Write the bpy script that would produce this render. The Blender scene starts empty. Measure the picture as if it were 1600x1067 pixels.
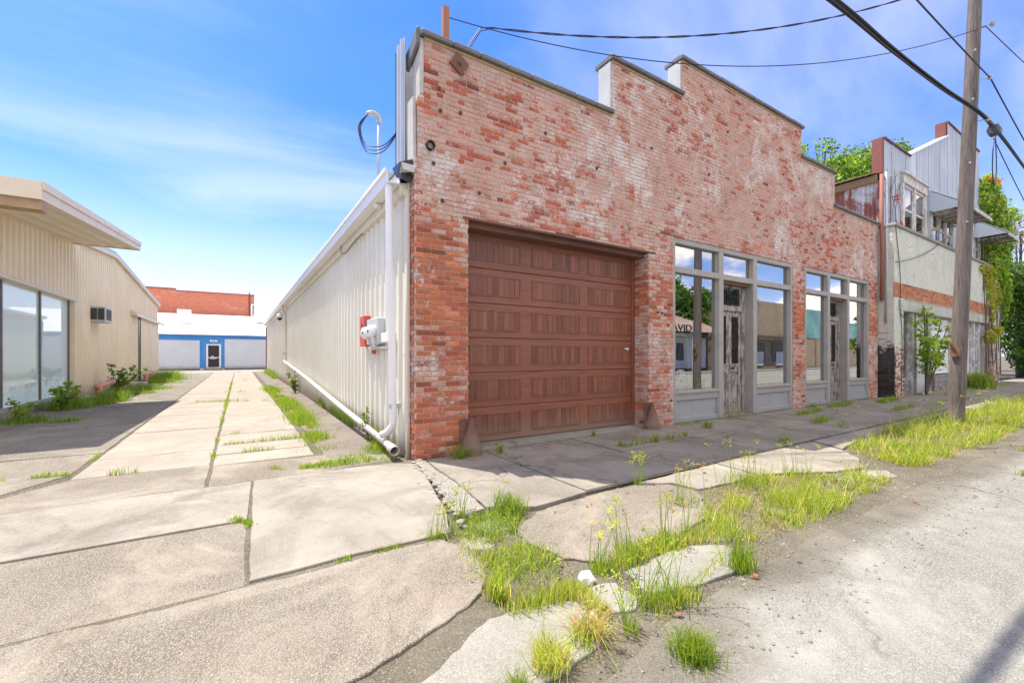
import bpy, bmesh, math, random
import numpy as np
from mathutils import Vector, Matrix, noise as mnoise
R = math.radians
rnd = random.Random(7)
nrg = np.random.default_rng(11)
sc = bpy.context.scene
COL = sc.collection

# ------------------------------------------------------------------ camera
cam = bpy.data.cameras.new('camera')
cam.sensor_width = 36.0
cam.lens = 674.0 / 1600.0 * 36.0
cam.shift_y = 20.5 / 1600.0
cam.clip_start = 0.05
cam.clip_end = 3000
co = bpy.data.objects.new('camera', cam)
COL.objects.link(co)
co.location = (0, 0, 1.4)
co.rotation_euler = (R(90), 0, R(-32.35))
sc.camera = co

# ------------------------------------------------------------------ sun, sky, exposure
SUN_A, SUN_B = 0.235, 0.372          # horizontal run of a shadow per metre of height (+X, -Y)
sun_el = math.atan(1 / math.hypot(SUN_A, SUN_B))
sd = Vector((SUN_A, -SUN_B, -1)).normalized()
sl = bpy.data.lights.new('sun', 'SUN')
sl.energy = 3.0
sl.angle = R(0.53)
sl.color = (1.0, 0.93, 0.82)
so = bpy.data.objects.new('sun', sl)
COL.objects.link(so)
so.rotation_euler = sd.to_track_quat('-Z', 'Y').to_euler()
so.location = (-8, 12, 30)

w = bpy.data.worlds.new('World')
sc.world = w
w.use_nodes = True
wn, wl = w.node_tree.nodes, w.node_tree.links
wn.clear()
wout = wn.new('ShaderNodeOutputWorld')
bg = wn.new('ShaderNodeBackground')
bg.inputs['Strength'].default_value = 0.125
sky = wn.new('ShaderNodeTexSky')
sky.sky_type = 'NISHITA'
sky.sun_disc = False
sky.sun_elevation = sun_el
sky.sun_rotation = math.atan2(-SUN_A, SUN_B)
sky.air_density = 1.0
sky.dust_density = 0.6
sky.ozone_density = 3.0
# drifting clouds: soft noise on the sky direction, flattened towards the horizon
tc = wn.new('ShaderNodeTexCoord')
sp = wn.new('ShaderNodeSeparateXYZ'); wl.new(tc.outputs['Generated'], sp.inputs[0])
def wmath(op, a, b=None, clamp=False):
    n = wn.new('ShaderNodeMath'); n.operation = op; n.use_clamp = clamp
    for i, v in enumerate((a, b)):
        if v is None: continue
        if isinstance(v, (int, float)): n.inputs[i].default_value = v
        else: wl.new(v, n.inputs[i])
    return n.outputs[0]
zz = wmath('ADD', wmath('MAXIMUM', sp.outputs['Z'], 0.0), 0.22)
cx = wmath('DIVIDE', sp.outputs['X'], zz)
cy = wmath('DIVIDE', sp.outputs['Y'], zz)
cb = wn.new('ShaderNodeCombineXYZ')
wl.new(cx, cb.inputs[0]); wl.new(cy, cb.inputs[1])
def wnoise(scale, detail, rough, off=(0, 0, 0), sxyz=(1, 1, 1), dist=0.0):
    mp = wn.new('ShaderNodeMapping')
    mp.inputs['Location'].default_value = off
    mp.inputs['Scale'].default_value = sxyz
    wl.new(cb.outputs[0], mp.inputs[0])
    n = wn.new('ShaderNodeTexNoise')
    n.inputs['Scale'].default_value = scale
    n.inputs['Detail'].default_value = detail
    n.inputs['Roughness'].default_value = rough
    n.inputs['Distortion'].default_value = dist
    wl.new(mp.outputs[0], n.inputs['Vector'])
    return n.outputs['Fac']
def wramp(fac, a, b):
    n = wn.new('ShaderNodeMapRange'); n.interpolation_type = 'SMOOTHSTEP'
    n.inputs['From Min'].default_value = a; n.inputs['From Max'].default_value = b
    wl.new(fac, n.inputs['Value'])
    return n.outputs[0]
cirrus = wramp(wnoise(0.9, 7, 0.55, (3.1, 0.4, 0), (0.7, 1.3, 1), 0.5), 0.36, 0.80)
cirrus = wmath('MULTIPLY', cirrus, 0.46)
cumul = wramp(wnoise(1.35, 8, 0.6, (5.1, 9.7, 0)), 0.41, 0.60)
south = wramp(sp.outputs['Y'], 0.22, -0.10)      # bigger clouds over the far side, enlarged and brightened to fill the shade
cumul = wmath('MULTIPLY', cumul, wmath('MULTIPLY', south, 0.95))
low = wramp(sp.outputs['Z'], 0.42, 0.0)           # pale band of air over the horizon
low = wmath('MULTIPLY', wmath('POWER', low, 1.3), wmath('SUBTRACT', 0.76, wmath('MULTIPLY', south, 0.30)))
veil = wmath('MULTIPLY', wramp(wnoise(0.55, 5, 0.55, (1.7, 6.1, 0), (0.8, 1.2, 1), 0.8), 0.40, 0.72), 0.07)
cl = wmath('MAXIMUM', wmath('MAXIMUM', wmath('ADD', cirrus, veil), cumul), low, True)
mixc = wn.new('ShaderNodeMix'); mixc.data_type = 'RGBA'
wl.new(cl, mixc.inputs['Factor'])
hs = wn.new('ShaderNodeHueSaturation')
hs.inputs['Saturation'].default_value = 1.12
hs.inputs['Value'].default_value = 1.0
wl.new(sky.outputs[0], hs.inputs['Color'])
tn = wn.new('ShaderNodeMix'); tn.data_type = 'RGBA'; tn.blend_type = 'MULTIPLY'; tn.inputs['Factor'].default_value = 1.0
wl.new(hs.outputs[0], tn.inputs[6]); tn.inputs[7].default_value = (0.285, 0.475, 0.83, 1)
wl.new(tn.outputs[2], mixc.inputs[6])
cmix = wn.new('ShaderNodeMix'); cmix.data_type = 'RGBA'
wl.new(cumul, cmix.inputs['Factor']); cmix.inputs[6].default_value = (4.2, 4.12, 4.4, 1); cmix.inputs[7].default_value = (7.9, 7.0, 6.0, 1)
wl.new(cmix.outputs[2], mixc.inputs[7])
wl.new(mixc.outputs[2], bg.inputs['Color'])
wl.new(bg.outputs[0], wout.inputs[0])

vs = sc.view_settings
vs.view_transform = 'Standard'
vs.look = 'None'
vs.gamma = 1.0
vs.use_curve_mapping = False
vs.exposure = 1.5
sc.cycles.max_bounces = 8
sc.cycles.transparent_max_bounces = 12

# ------------------------------------------------------------------ helpers: objects
ROOT = {}                            # top-level object name -> its world location
def root_of(o):
    while o.parent: o = o.parent
    return o
def tag(o, label=None, cat=None, group=None, kind=None):
    if label: o['label'] = label
    if cat: o['category'] = cat
    if group: o['group'] = group
    if kind: o['kind'] = kind
    return o
def thing(name, loc, label, cat, group=None):
    o = bpy.data.objects.new(name, None)
    o.empty_display_size = 0.2
    COL.objects.link(o)
    o.location = loc
    ROOT[o.name] = Vector(loc)
    return tag(o, label, cat, group)
def link(name, me, parent=None, loc=(0, 0, 0)):
    o = bpy.data.objects.new(name, me)
    COL.objects.link(o)
    o.location = loc
    if parent: o.parent = parent
    return o
class MB:
    """collects faces in world space; build() links them as one mesh object"""
    def __init__(s):
        s.v = []; s.f = []; s.t = []; s.m = []; s.cur = (1, 1, 1, 0.5); s.mi = 0
    def add(s, vs, fs):
        b = len(s.v)
        s.v.extend([tuple(p) for p in vs])
        for f in fs:
            s.f.append(tuple(b + i for i in f)); s.t.append(s.cur); s.m.append(s.mi)
        return s
    def box(s, x0, x1, y0, y1, z0, z1, skip=''):
        vs = [(x0,y0,z0),(x1,y0,z0),(x1,y1,z0),(x0,y1,z0),(x0,y0,z1),(x1,y0,z1),(x1,y1,z1),(x0,y1,z1)]
        F = {'d':(0,3,2,1),'u':(4,5,6,7),'f':(0,1,5,4),'r':(1,2,6,5),'b':(2,3,7,6),'l':(3,0,4,7)}
        return s.add(vs, [F[k] for k in F if k not in skip])
    def quad(s, a, b, c, d): return s.add([a, b, c, d], [(0, 1, 2, 3)])
    def prism(s, poly, axis, a, b):
        """poly in the plane across `axis` ('x': (y,z), 'y': (x,z), 'z': (x,y)), extruded a..b"""
        n = len(poly)
        P = {'x': lambda p, t: (t, p[0], p[1]), 'y': lambda p, t: (p[0], t, p[1]), 'z': lambda p, t: (p[0], p[1], t)}[axis]
        vs = [P(p, a) for p in poly] + [P(p, b) for p in poly]
        return s.add(vs, [tuple(range(n - 1, -1, -1)), tuple(range(n, 2 * n))] + [(i, (i + 1) % n, n + (i + 1) % n, n + i) for i in range(n)])
    def tube(s, pts, r, n=8, cap=True):
        pts = [Vector(p) for p in pts]
        rs = r if isinstance(r, (list, tuple)) else [r] * len(pts)
        vs = []; up = None
        for i, p in enumerate(pts):
            d = (pts[min(i + 1, len(pts) - 1)] - pts[max(i - 1, 0)])
            d = d.normalized() if d.length > 1e-9 else Vector((0, 0, 1))
            if up is None: up = d.orthogonal().normalized()
            up = (up - d * up.dot(d)); up = up.normalized() if up.length > 1e-6 else d.orthogonal().normalized()
            q = d.cross(up)
            for k in range(n):
                a = 2 * math.pi * k / n
                vs.append(p + (up * math.cos(a) + q * math.sin(a)) * rs[i])
        fs = [(i*n + k, i*n + (k+1) % n, (i+1)*n + (k+1) % n, (i+1)*n + k) for i in range(len(pts) - 1) for k in range(n)]
        if cap: fs += [tuple(range(n - 1, -1, -1)), tuple(range((len(pts)-1)*n, len(pts)*n))]
        return s.add(vs, fs)
    def lathe(s, prof, c, n=16, axis=(0, 0, 1)):
        """prof: (radius, height) pairs round `axis` through c"""
        ax = Vector(axis).normalized(); u = ax.orthogonal().normalized(); v = ax.cross(u); c = Vector(c)
        vs = [c + ax * h + (u * math.cos(2*math.pi*k/n) + v * math.sin(2*math.pi*k/n)) * r for r, h in prof for k in range(n)]
        fs = [(i*n + k, i*n + (k+1) % n, (i+1)*n + (k+1) % n, (i+1)*n + k) for i in range(len(prof) - 1) for k in range(n)]
        fs += [tuple(range(n - 1, -1, -1)), tuple(range((len(prof)-1)*n, len(prof)*n))]
        return s.add(vs, fs)
    def mesh(s, name, mats, org=(0, 0, 0), smooth=False):
        me = bpy.data.meshes.new(name)
        ox, oy, oz = org
        me.from_pydata([(x - ox, y - oy, z - oz) for x, y, z in s.v], [], s.f)
        for m in (mats if isinstance(mats, (list, tuple)) else [mats]): me.materials.append(m)
        at = me.attributes.new('tint', 'FLOAT_COLOR', 'FACE')
        at.data.foreach_set('color', np.array(s.t, dtype=np.float32).ravel())
        if any(s.m): me.polygons.foreach_set('material_index', s.m)
        if smooth: me.polygons.foreach_set('use_smooth', [True] * len(me.polygons))
        me.update()
        return me
    def build(s, name, mats, parent=None, smooth=False, bevel=0.0, bseg=1):
        if parent is not None:
            org = ROOT[root_of(parent).name]
            me = s.mesh(name, mats, org, smooth); o = link(name, me, parent)
        else:
            c = Vector((0, 0, 0))
            if s.v:
                a = np.array(s.v); c = Vector(((a[:,0].min()+a[:,0].max())/2, (a[:,1].min()+a[:,1].max())/2, a[:,2].min()))
            me = s.mesh(name, mats, c, smooth); o = link(name, me, None, c); ROOT[o.name] = c
        if bevel > 0: bevel_mesh(me, bevel, bseg)
        return o
def bevel_mesh(me, wd, seg=1):
    bm = bmesh.new(); bm.from_mesh(me)
    bmesh.ops.remove_doubles(bm, verts=bm.verts, dist=1e-5)
    es = [e for e in bm.edges if len(e.link_faces) == 2 and e.calc_face_angle(0) > R(25)]
    if es: bmesh.ops.bevel(bm, geom=es, offset=wd, segments=seg, affect='EDGES', clamp_overlap=True)
    bm.to_mesh(me); bm.free()
def catenary(a, b, sag, n=24):
    a, b = Vector(a), Vector(b)
    return [a.lerp(b, i/n) - Vector((0, 0, sag * 4 * (i/n) * (1 - i/n))) for i in range(n + 1)]
def smooth_path(pts, n=6):
    """Catmull-Rom through pts"""
    P = [Vector(p) for p in pts]; out = []
    for i in range(len(P) - 1):
        p0, p1, p2, p3 = P[max(i-1, 0)], P[i], P[i+1], P[min(i+2, len(P)-1)]
        for k in range(n):
            t = k / n
            out.append(0.5 * ((2*p1) + (p2-p0)*t + (2*p0-5*p1+4*p2-p3)*t*t + (3*p1-p0-3*p2+p3)*t**3))
    out.append(P[-1])
    return out

# ------------------------------------------------------------------ helpers: materials
class NT:
    def __init__(s, name):
        s.m = bpy.data.materials.new(name); s.m.use_nodes = True
        s.n, s.l = s.m.node_tree.nodes, s.m.node_tree.links
        s.b = s.n['Principled BSDF']; s.out = s.n['Material Output']
        s._pos = None
    def put(s, sock, v):
        if v is None: return
        if isinstance(v, bpy.types.NodeSocket): s.l.new(v, sock)
        elif isinstance(v, (tuple, list)):
            sock.default_value = tuple(v) + ((1,) if len(v) == 3 and len(sock.default_value) == 4 else ())
        else: sock.default_value = v
    def pos(s):
        if s._pos is None: s._pos = s.n.new('ShaderNodeNewGeometry').outputs['Position']
        return s._pos
    def obj(s): return s.n.new('ShaderNodeTexCoord').outputs['Object']
    def scaled(s, k, v=None, rot=(0, 0, 0)):
        mp = s.n.new('ShaderNodeMapping'); mp.inputs['Scale'].default_value = k; mp.inputs['Rotation'].default_value = rot
        s.l.new(v or s.pos(), mp.inputs[0]); return mp.outputs[0]
    def noise(s, scale, detail=5, rough=0.6, v=None, dist=0.0):
        n = s.n.new('ShaderNodeTexNoise'); n.inputs['Scale'].default_value = scale; n.inputs['Detail'].default_value = detail
        n.inputs['Roughness'].default_value = rough; n.inputs['Distortion'].default_value = dist
        s.l.new(v or s.pos(), n.inputs['Vector']); return n.outputs['Fac']
    def voro(s, scale, v=None, feature='F1', out='Distance', rand=1.0):
        n = s.n.new('ShaderNodeTexVoronoi'); n.feature = feature; n.inputs['Scale'].default_value = scale
        n.inputs['Randomness'].default_value = rand
        s.l.new(v or s.pos(), n.inputs['Vector']); return n.outputs[out]
    def wave(s, scale, v=None, dist=2.0, detail=3, dsc=1.5):
        n = s.n.new('ShaderNodeTexWave'); n.inputs['Scale'].default_value = scale; n.inputs['Distortion'].default_value = dist
        n.inputs['Detail'].default_value = detail; n.inputs['Detail Scale'].default_value = dsc
        s.l.new(v or s.pos(), n.inputs['Vector']); return n.outputs['Fac']
    def math(s, op, a, b=None, clamp=False):
        n = s.n.new('ShaderNodeMath'); n.operation = op; n.use_clamp = clamp
        s.put(n.inputs[0], a); s.put(n.inputs[1], b); return n.outputs[0]
    def step(s, f, a, b, lo=0.0, hi=1.0):
        n = s.n.new('ShaderNodeMapRange'); n.interpolation_type = 'SMOOTHSTEP'
        n.inputs['From Min'].default_value = a; n.inputs['From Max'].default_value = b
        n.inputs['To Min'].default_value = lo; n.inputs['To Max'].default_value = hi
        s.l.new(f, n.inputs['Value']); return n.outputs[0]
    def mix(s, f, a, b, blend='MIX'):
        n = s.n.new('ShaderNodeMix'); n.data_type = 'RGBA'; n.blend_type = blend
        s.put(n.inputs[0], f); s.put(n.inputs[6], a); s.put(n.inputs[7], b); return n.outputs[2]
    def ramp(s, f, stops):
        n = s.n.new('ShaderNodeValToRGB'); e = n.color_ramp.elements
        while len(e) < len(stops): e.new(0.5)
        for el, (p, c) in zip(e, stops):
            el.position = p; el.color = tuple(c) + (1,) if len(c) == 3 else c
        s.l.new(f, n.inputs[0]); return n.outputs[0]
    def sep(s, v=None):
        n = s.n.new('ShaderNodeSeparateXYZ'); s.l.new(v or s.pos(), n.inputs[0]); return n.outputs
    def attr(s, name='tint'):
        n = s.n.new('ShaderNodeAttribute'); n.attribute_name = name; return n.outputs['Color'], n.outputs['Alpha']
    def bump(s, h, strength=0.4, dist=0.01, prev=None):
        n = s.n.new('ShaderNodeBump'); n.inputs['Strength'].default_value = strength; n.inputs['Distance'].default_value = dist
        s.l.new(h, n.inputs['Height'])
        if prev is not None: s.l.new(prev, n.inputs['Normal'])
        return n.outputs[0]
    def done(s, color=None, rough=0.8, metal=0.0, normal=None, spec=None):
        s.put(s.b.inputs['Base Color'], color); s.put(s.b.inputs['Roughness'], rough); s.put(s.b.inputs['Metallic'], metal)
        if normal is not None: s.l.new(normal, s.b.inputs['Normal'])
        if spec is not None: s.b.inputs['Specular IOR Level'].default_value = spec
        return s.m
M = {}
def simple(name, col, rough=0.7, metal=0.0, var=0.25, scale=6.0, bump=0.0, dirt=None, dscale=2.0, damt=0.5, stretch=None):
    t = NT(name)
    v = t.scaled(stretch) if stretch else None
    n = t.noise(scale, 6, 0.65, v)
    dark = tuple(c * (1 - var) for c in col); lite = tuple(min(1, c * (1 + var * 0.7)) for c in col)
    c = t.ramp(n, [(0.25, dark), (0.75, lite)])
    if dirt:
        d = t.step(t.noise(dscale, 8, 0.7, v), 0.5, 0.72)
        c = t.mix(t.math('MULTIPLY', d, damt), c, dirt)
    nm = t.bump(t.noise(scale * 6, 6, 0.7), bump, 0.01) if bump else None
    M[name] = t.done(c, rough, metal, nm)
    return M[name]
sc.cycles.denoising_prefilter = 'NONE'          # keeps the fine grain of brick and concrete

# ------------------------------------------------------------------ materials
def mk_brick():
    t = NT('old_red_brick'); tint, al = t.attr(); x, y, z = t.sep()
    g = t.noise(55, 5, 0.7)
    base = t.ramp(g, [(0.2, (0.37, 0.085, 0.035)), (0.5, (0.56, 0.165, 0.078)), (0.8, (0.68, 0.26, 0.14))])
    base = t.mix(1.0, base, tint, 'MULTIPLY')
    base = t.mix(t.step(z, 2.6, 4.4, 0.0, 0.75), base, t.mix(1.0, base, (0.86, 0.66, 0.80), 'MULTIPLY'))   # the upper bricks are a redder batch
    # worn limewash: heavier over the openings than on the piers, flaking off single bricks
    zb = t.step(z, 2.4, 4.4, -0.15, 0.19)
    xb = t.step(x, 1.9, 5.5, -0.04, 0.02)
    big = t.noise(0.55, 4, 0.55); mid = t.noise(3.2, 7, 0.68, None, 0.4); fine = t.noise(42, 6, 0.8)
    s_ = t.math('ADD', t.math('MULTIPLY', big, 0.95), t.math('MULTIPLY', mid, 0.42))
    s_ = t.math('ADD', s_, t.math('MULTIPLY', fine, 0.70))
    s_ = t.math('ADD', s_, t.math('ADD', zb, xb))
    s_ = t.math('SUBTRACT', s_, t.math('MULTIPLY', al, 0.50))
    pier = t.math('MULTIPLY', t.step(x, 6.2, 6.7), t.step(z, 2.2, 1.5))
    s_ = t.math('ADD', s_, t.math('MULTIPLY', pier, 0.24))
    pink = t.step(s_, 0.755, 0.86)
    w_ = t.math('ADD', t.math('MULTIPLY', t.noise(0.8, 7, 0.68, None, 0.7), 0.75), t.math('MULTIPLY', fine, 0.42))
    w_ = t.math('ADD', w_, t.math('ADD', t.math('MULTIPLY', t.noise(6, 6, 0.75), 0.35), t.math('ADD', t.math('MULTIPLY', zb, 0.18), t.math('MULTIPLY', pier, 0.08))))
    white = t.step(w_, 0.80, 0.89)
    c = t.mix(t.math('MULTIPLY', pink, 0.80), base, t.ramp(mid, [(0.3, (0.57, 0.325, 0.245)), (0.55, (0.63, 0.435, 0.345)), (0.75, (0.70, 0.56, 0.47))]))
    c = t.mix(t.math('MULTIPLY', white, 0.85), c, (0.74, 0.69, 0.64))
    soot = t.step(t.noise(1.7, 8, 0.75, t.scaled((1, 1, 0.6))), 0.54, 0.72)
    c = t.mix(t.math('MULTIPLY', soot, 0.42), c, (0.13, 0.085, 0.07))
    pits = t.step(t.noise(26, 4, 0.85), 0.62, 0.70)
    c = t.mix(t.math('MULTIPLY', pits, 0.55), c, (0.10, 0.05, 0.04))
    M['brick'] = t.done(c, 0.92, 0, t.bump(t.math('ADD', g, t.math('MULTIPLY', fine, 1.2)), 0.9, 0.016))
mk_brick()
def mk_mortar(name, a, b):
    t = NT(name); n = t.noise(18, 7, 0.75); m = t.math('ADD', t.noise(2.2, 6, 0.7), t.step(t.sep()[2], 2.6, 4.2, -0.04, 0.12))
    c = t.mix(t.step(m, 0.42, 0.66), a, b)
    c = t.mix(t.math('MULTIPLY', t.step(n, 0.58, 0.68), 0.6), c, (0.12, 0.10, 0.085))
    M[name] = t.done(c, 0.95, 0, t.bump(n, 0.8, 0.015))
mk_mortar('mortar', (0.42, 0.31, 0.24), (0.64, 0.53, 0.46))
mk_mortar('mortar_pale', (0.42, 0.42, 0.35), (0.55, 0.54, 0.46))
def mk_painted_brick():
    t = NT('painted_brick'); tint, al = t.attr(); x, y, z = t.sep()
    mid = t.noise(2.1, 8, 0.72); fine = t.noise(26, 6, 0.7)
    paint = t.ramp(mid, [(0.3, (0.55, 0.575, 0.485)), (0.7, (0.74, 0.74, 0.65))])
    red = t.mix(1.0, (0.42, 0.13, 0.07), tint, 'MULTIPLY')
    low = t.step(z, 0.2, 2.9, 0.13, -0.05)
    f = t.math('ADD', t.math('ADD', t.math('MULTIPLY', mid, 0.55), t.math('MULTIPLY', fine, 0.3)), t.math('ADD', low, t.math('MULTIPLY', al, 0.17)))
    c = t.mix(t.step(f, 0.56, 0.66), paint, red)
    # black mould running down the gap beside the brick front
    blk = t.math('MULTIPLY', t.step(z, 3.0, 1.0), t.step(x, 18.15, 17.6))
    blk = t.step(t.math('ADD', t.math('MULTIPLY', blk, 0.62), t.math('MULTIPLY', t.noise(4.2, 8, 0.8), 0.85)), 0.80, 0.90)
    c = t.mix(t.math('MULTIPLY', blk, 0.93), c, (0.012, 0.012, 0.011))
    streak = t.step(t.noise(2.2, 6, 0.7, t.scaled((2.2, 2.2, 0.22))), 0.60, 0.70)
    c = t.mix(t.math('MULTIPLY', streak, 0.65), c, (0.09, 0.09, 0.075))
    M['painted_brick'] = t.done(c, 0.9, 0, t.bump(fine, 0.5, 0.012))
mk_painted_brick()
def mk_brick_plain(name, a, b, grime):
    t = NT(name); tint, al = t.attr(); g = t.noise(9, 6, 0.7)
    c = t.mix(1.0, t.ramp(g, [(0.25, a), (0.75, b)]), tint, 'MULTIPLY')
    c = t.mix(t.math('MULTIPLY', t.step(t.noise(1.3, 7, 0.7), 0.52, 0.7), 0.5), c, grime)
    M[name] = t.done(c, 0.9, 0, t.bump(t.noise(60, 4, 0.7), 0.3, 0.01))
mk_brick_plain('orange_brick', (0.42, 0.13, 0.05), (0.58, 0.22, 0.09), (0.30, 0.17, 0.11))
mk_brick_plain('end_brick', (0.21, 0.07, 0.052), (0.27, 0.10, 0.075), (0.20, 0.09, 0.07))
def mk_far_brick():
    t = NT('far_brick')
    bt = t.n.new('ShaderNodeTexBrick'); bt.inputs['Scale'].default_value = 1.0
    bt.inputs['Brick Width'].default_value = 0.22; bt.inputs['Row Height'].default_value = 0.075; bt.inputs['Mortar Size'].default_value = 0.008
    bt.inputs['Color1'].default_value = (0.46, 0.10, 0.05, 1); bt.inputs['Color2'].default_value = (0.58, 0.16, 0.08, 1); bt.inputs['Mortar'].default_value = (0.5, 0.3, 0.22, 1)
    s = t.sep(); cmb = t.n.new('ShaderNodeCombineXYZ'); t.l.new(s[0], cmb.inputs[0]); t.l.new(s[2], cmb.inputs[1])
    t.l.new(cmb.outputs[0], bt.inputs['Vector'])
    c = t.mix(t.math('MULTIPLY', t.step(t.noise(0.6, 7, 0.75, t.scaled((1, 1, 2.2))), 0.5, 0.68), 0.55), bt.outputs['Color'], (0.66, 0.34, 0.26))
    c = t.mix(t.math('MULTIPLY', t.step(t.noise(1.5, 6, 0.75), 0.56, 0.7), 0.5), c, (0.22, 0.07, 0.05))
    M['far_brick'] = t.done(c, 0.9)
mk_far_brick()
def mk_concrete(name, a, b, stain, agg=0.0, pebble=(0.5, 0.4, 0.3), crack=0.3, bumpk=0.5, pscale=55.0, wash=False):
    a, b, stain, pebble = [tuple(k * f for k, f in zip(q, (.69, .75, .755))) for q in (a, b, stain, pebble)]
    t = NT(name); big = t.noise(0.9, 7, 0.62); mid = t.noise(5, 8, 0.7); fine = t.noise(75, 6, 0.8)
    c = t.mix(t.step(big, 0.35, 0.66), a, b)
    c = t.mix(t.math('MULTIPLY', t.step(t.noise(1.3, 9, 0.68, None, 0.8), 0.44, 0.66), 0.85), c, stain)
    c = t.mix(t.math('MULTIPLY', t.step(t.noise(7, 8, 0.85), 0.57, 0.66), 0.42), c, tuple(k * 0.6 for k in stain))
    c = t.mix(t.math('MULTIPLY', t.step(mid, 0.3, 0.75), 0.22), c, tuple(k * 0.55 for k in a))
    c = t.mix(t.math('MULTIPLY', t.step(fine, 0.40, 0.66), 0.42), c, tuple(min(1, k * 1.35) for k in b))
    c = t.mix(t.math('MULTIPLY', t.step(t.noise(0.45, 6, 0.7, None, 1.0), 0.52, 0.66), 0.35), c, tuple(k * 0.9 for k in stain))
    c = t.mix(t.math('MULTIPLY', t.step(t.noise(1.15, 8, 0.7, None, 0.5), 0.56, 0.68), 0.30), c, tuple(min(1, k * 1.3) for k in b))
    h = t.math('ADD', t.math('MULTIPLY', fine, 0.35), t.math('MULTIPLY', mid, 0.6))
    if agg > 0:
        d = t.voro(pscale); col = t.voro(pscale, None, 'F1', 'Color')
        cr = t.sep(col)
        pc = t.ramp(cr[0], [(0.0, tuple(k * 0.42 for k in pebble)), (0.35, pebble), (0.7, tuple(min(1, k * 1.12) for k in b)), (1.0, (0.47, 0.42, 0.36))])
        exposed = t.step(t.noise(0.8, 6, 0.7, None, 0.8), 0.36, 0.58, 0.25, 1.0)
        keep = t.math('MULTIPLY', t.step(d, 0.52, 0.36), t.math('MULTIPLY', exposed, agg))
        c = t.mix(keep, c, pc)
        gap = t.math('MULTIPLY', t.step(d, 0.40, 0.66), t.math('MULTIPLY', exposed, agg))
        c = t.mix(t.math('MULTIPLY', gap, 0.55), c, tuple(k * 0.4 for k in a))
        h = t.math('SUBTRACT', h, t.math('MULTIPLY', d, t.math('MULTIPLY', exposed, 1.6 * agg)))
    if crack > 0:
        wob = t.n.new('ShaderNodeVectorMath'); wob.operation = 'ADD'
        nn = t.n.new('ShaderNodeTexNoise'); nn.inputs['Scale'].default_value = 2.5; nn.inputs['Detail'].default_value = 6
        t.l.new(t.pos(), nn.inputs['Vector'])
        sc_ = t.n.new('ShaderNodeVectorMath'); sc_.operation = 'SCALE'; sc_.inputs['Scale'].default_value = 0.5
        t.l.new(nn.outputs['Color'], sc_.inputs[0]); t.l.new(t.pos(), wob.inputs[0]); t.l.new(sc_.outputs[0], wob.inputs[1])
        e = t.voro(0.62, wob.outputs[0], 'DISTANCE_TO_EDGE')
        ck = t.math('MULTIPLY', t.step(e, 0.010, 0.002), t.step(t.noise(0.5, 3, 0.5), 0.56 - crack * 0.25, 0.62))
        c = t.mix(t.math('MULTIPLY', ck, 0.75), c, (0.05, 0.042, 0.035))
        h = t.math('SUBTRACT', h, ck)
    if wash:                      # dirt washed in a ragged band over the street edge
        xx, yy, zz = t.sep(); e1 = t.math('ADD', yy, t.math('MULTIPLY', t.math('SUBTRACT', t.noise(1.1, 9, 0.72), 0.5), 0.9))
        e2 = t.math('ADD', t.math('MULTIPLY', xx, -0.6), t.math('MULTIPLY', t.math('SUBTRACT', t.noise(2.3, 8, 0.7), 0.5), 0.9))
        f = t.math('MAXIMUM', t.step(e1, 1.12, 1.46), t.math('MULTIPLY', t.step(e2, -1.35, -1.0), t.step(yy, 0.7, 1.1)))
        grit = t.step(t.noise(110, 3, 0.7), 0.40, 0.62)
        f = t.math('MULTIPLY', f, t.math('ADD', 0.55, t.math('MULTIPLY', grit, 0.40)))
        c = t.mix(f, c, t.ramp(t.noise(3, 7, 0.7), [(0.3, (0.085, 0.070, 0.048)), (0.7, (0.16, 0.135, 0.10))]))
    M[name] = t.done(c, 0.93, 0, t.bump(h, bumpk, 0.012), 0.3)
mk_concrete('concrete_smooth', (0.34, 0.28, 0.225), (0.44, 0.375, 0.31), (0.205, 0.155, 0.12), 0.0, crack=0.25, bumpk=0.45)
mk_concrete('concrete_alley', (0.42, 0.33, 0.265), (0.48, 0.40, 0.325), (0.36, 0.27, 0.21), 0.25, (0.40, 0.31, 0.24), 0.0, 0.4, 60)
mk_concrete('concrete_apron', (0.33, 0.27, 0.215), (0.41, 0.34, 0.275), (0.25, 0.195, 0.15), 1.0, (0.36, 0.28, 0.21), 0.35, 0.7, 110)
mk_concrete('concrete_aggregate', (0.40, 0.32, 0.25), (0.48, 0.395, 0.315), (0.33, 0.245, 0.185), 1.0, (0.42, 0.315, 0.23), 0.0, 0.7, 125)
mk_concrete('concrete_walk', (0.31, 0.255, 0.21), (0.42, 0.35, 0.29), (0.19, 0.155, 0.13), 0.2, (0.3, 0.25, 0.2), 0.75, 0.5, 70)
mk_concrete('concrete_gutter', (0.40, 0.355, 0.30), (0.48, 0.43, 0.365), (0.30, 0.26, 0.21), 0.5, (0.42, 0.36, 0.29), 0.3, 0.6, 120)
mk_concrete('street_asphalt', (0.38, 0.343, 0.298), (0.45, 0.41, 0.36), (0.31, 0.275, 0.235), 0.85, (0.36, 0.32, 0.275), 0.25, 0.6, 125, True)
mk_concrete('dark_asphalt', (0.155, 0.125, 0.105), (0.20, 0.165, 0.14), (0.10, 0.085, 0.075), 0.8, (0.22, 0.18, 0.15), 0.35, 0.6, 60)
mk_concrete('strip_asphalt', (0.26, 0.20, 0.165), (0.33, 0.26, 0.215), (0.17, 0.135, 0.11), 0.6, (0.28, 0.21, 0.16), 0.35, 0.6, 60)
mk_concrete('dirt', (0.165, 0.13, 0.092), (0.225, 0.18, 0.13), (0.10, 0.082, 0.058), 0.7, (0.27, 0.225, 0.17), 0.0, 0.9, 75)
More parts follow.
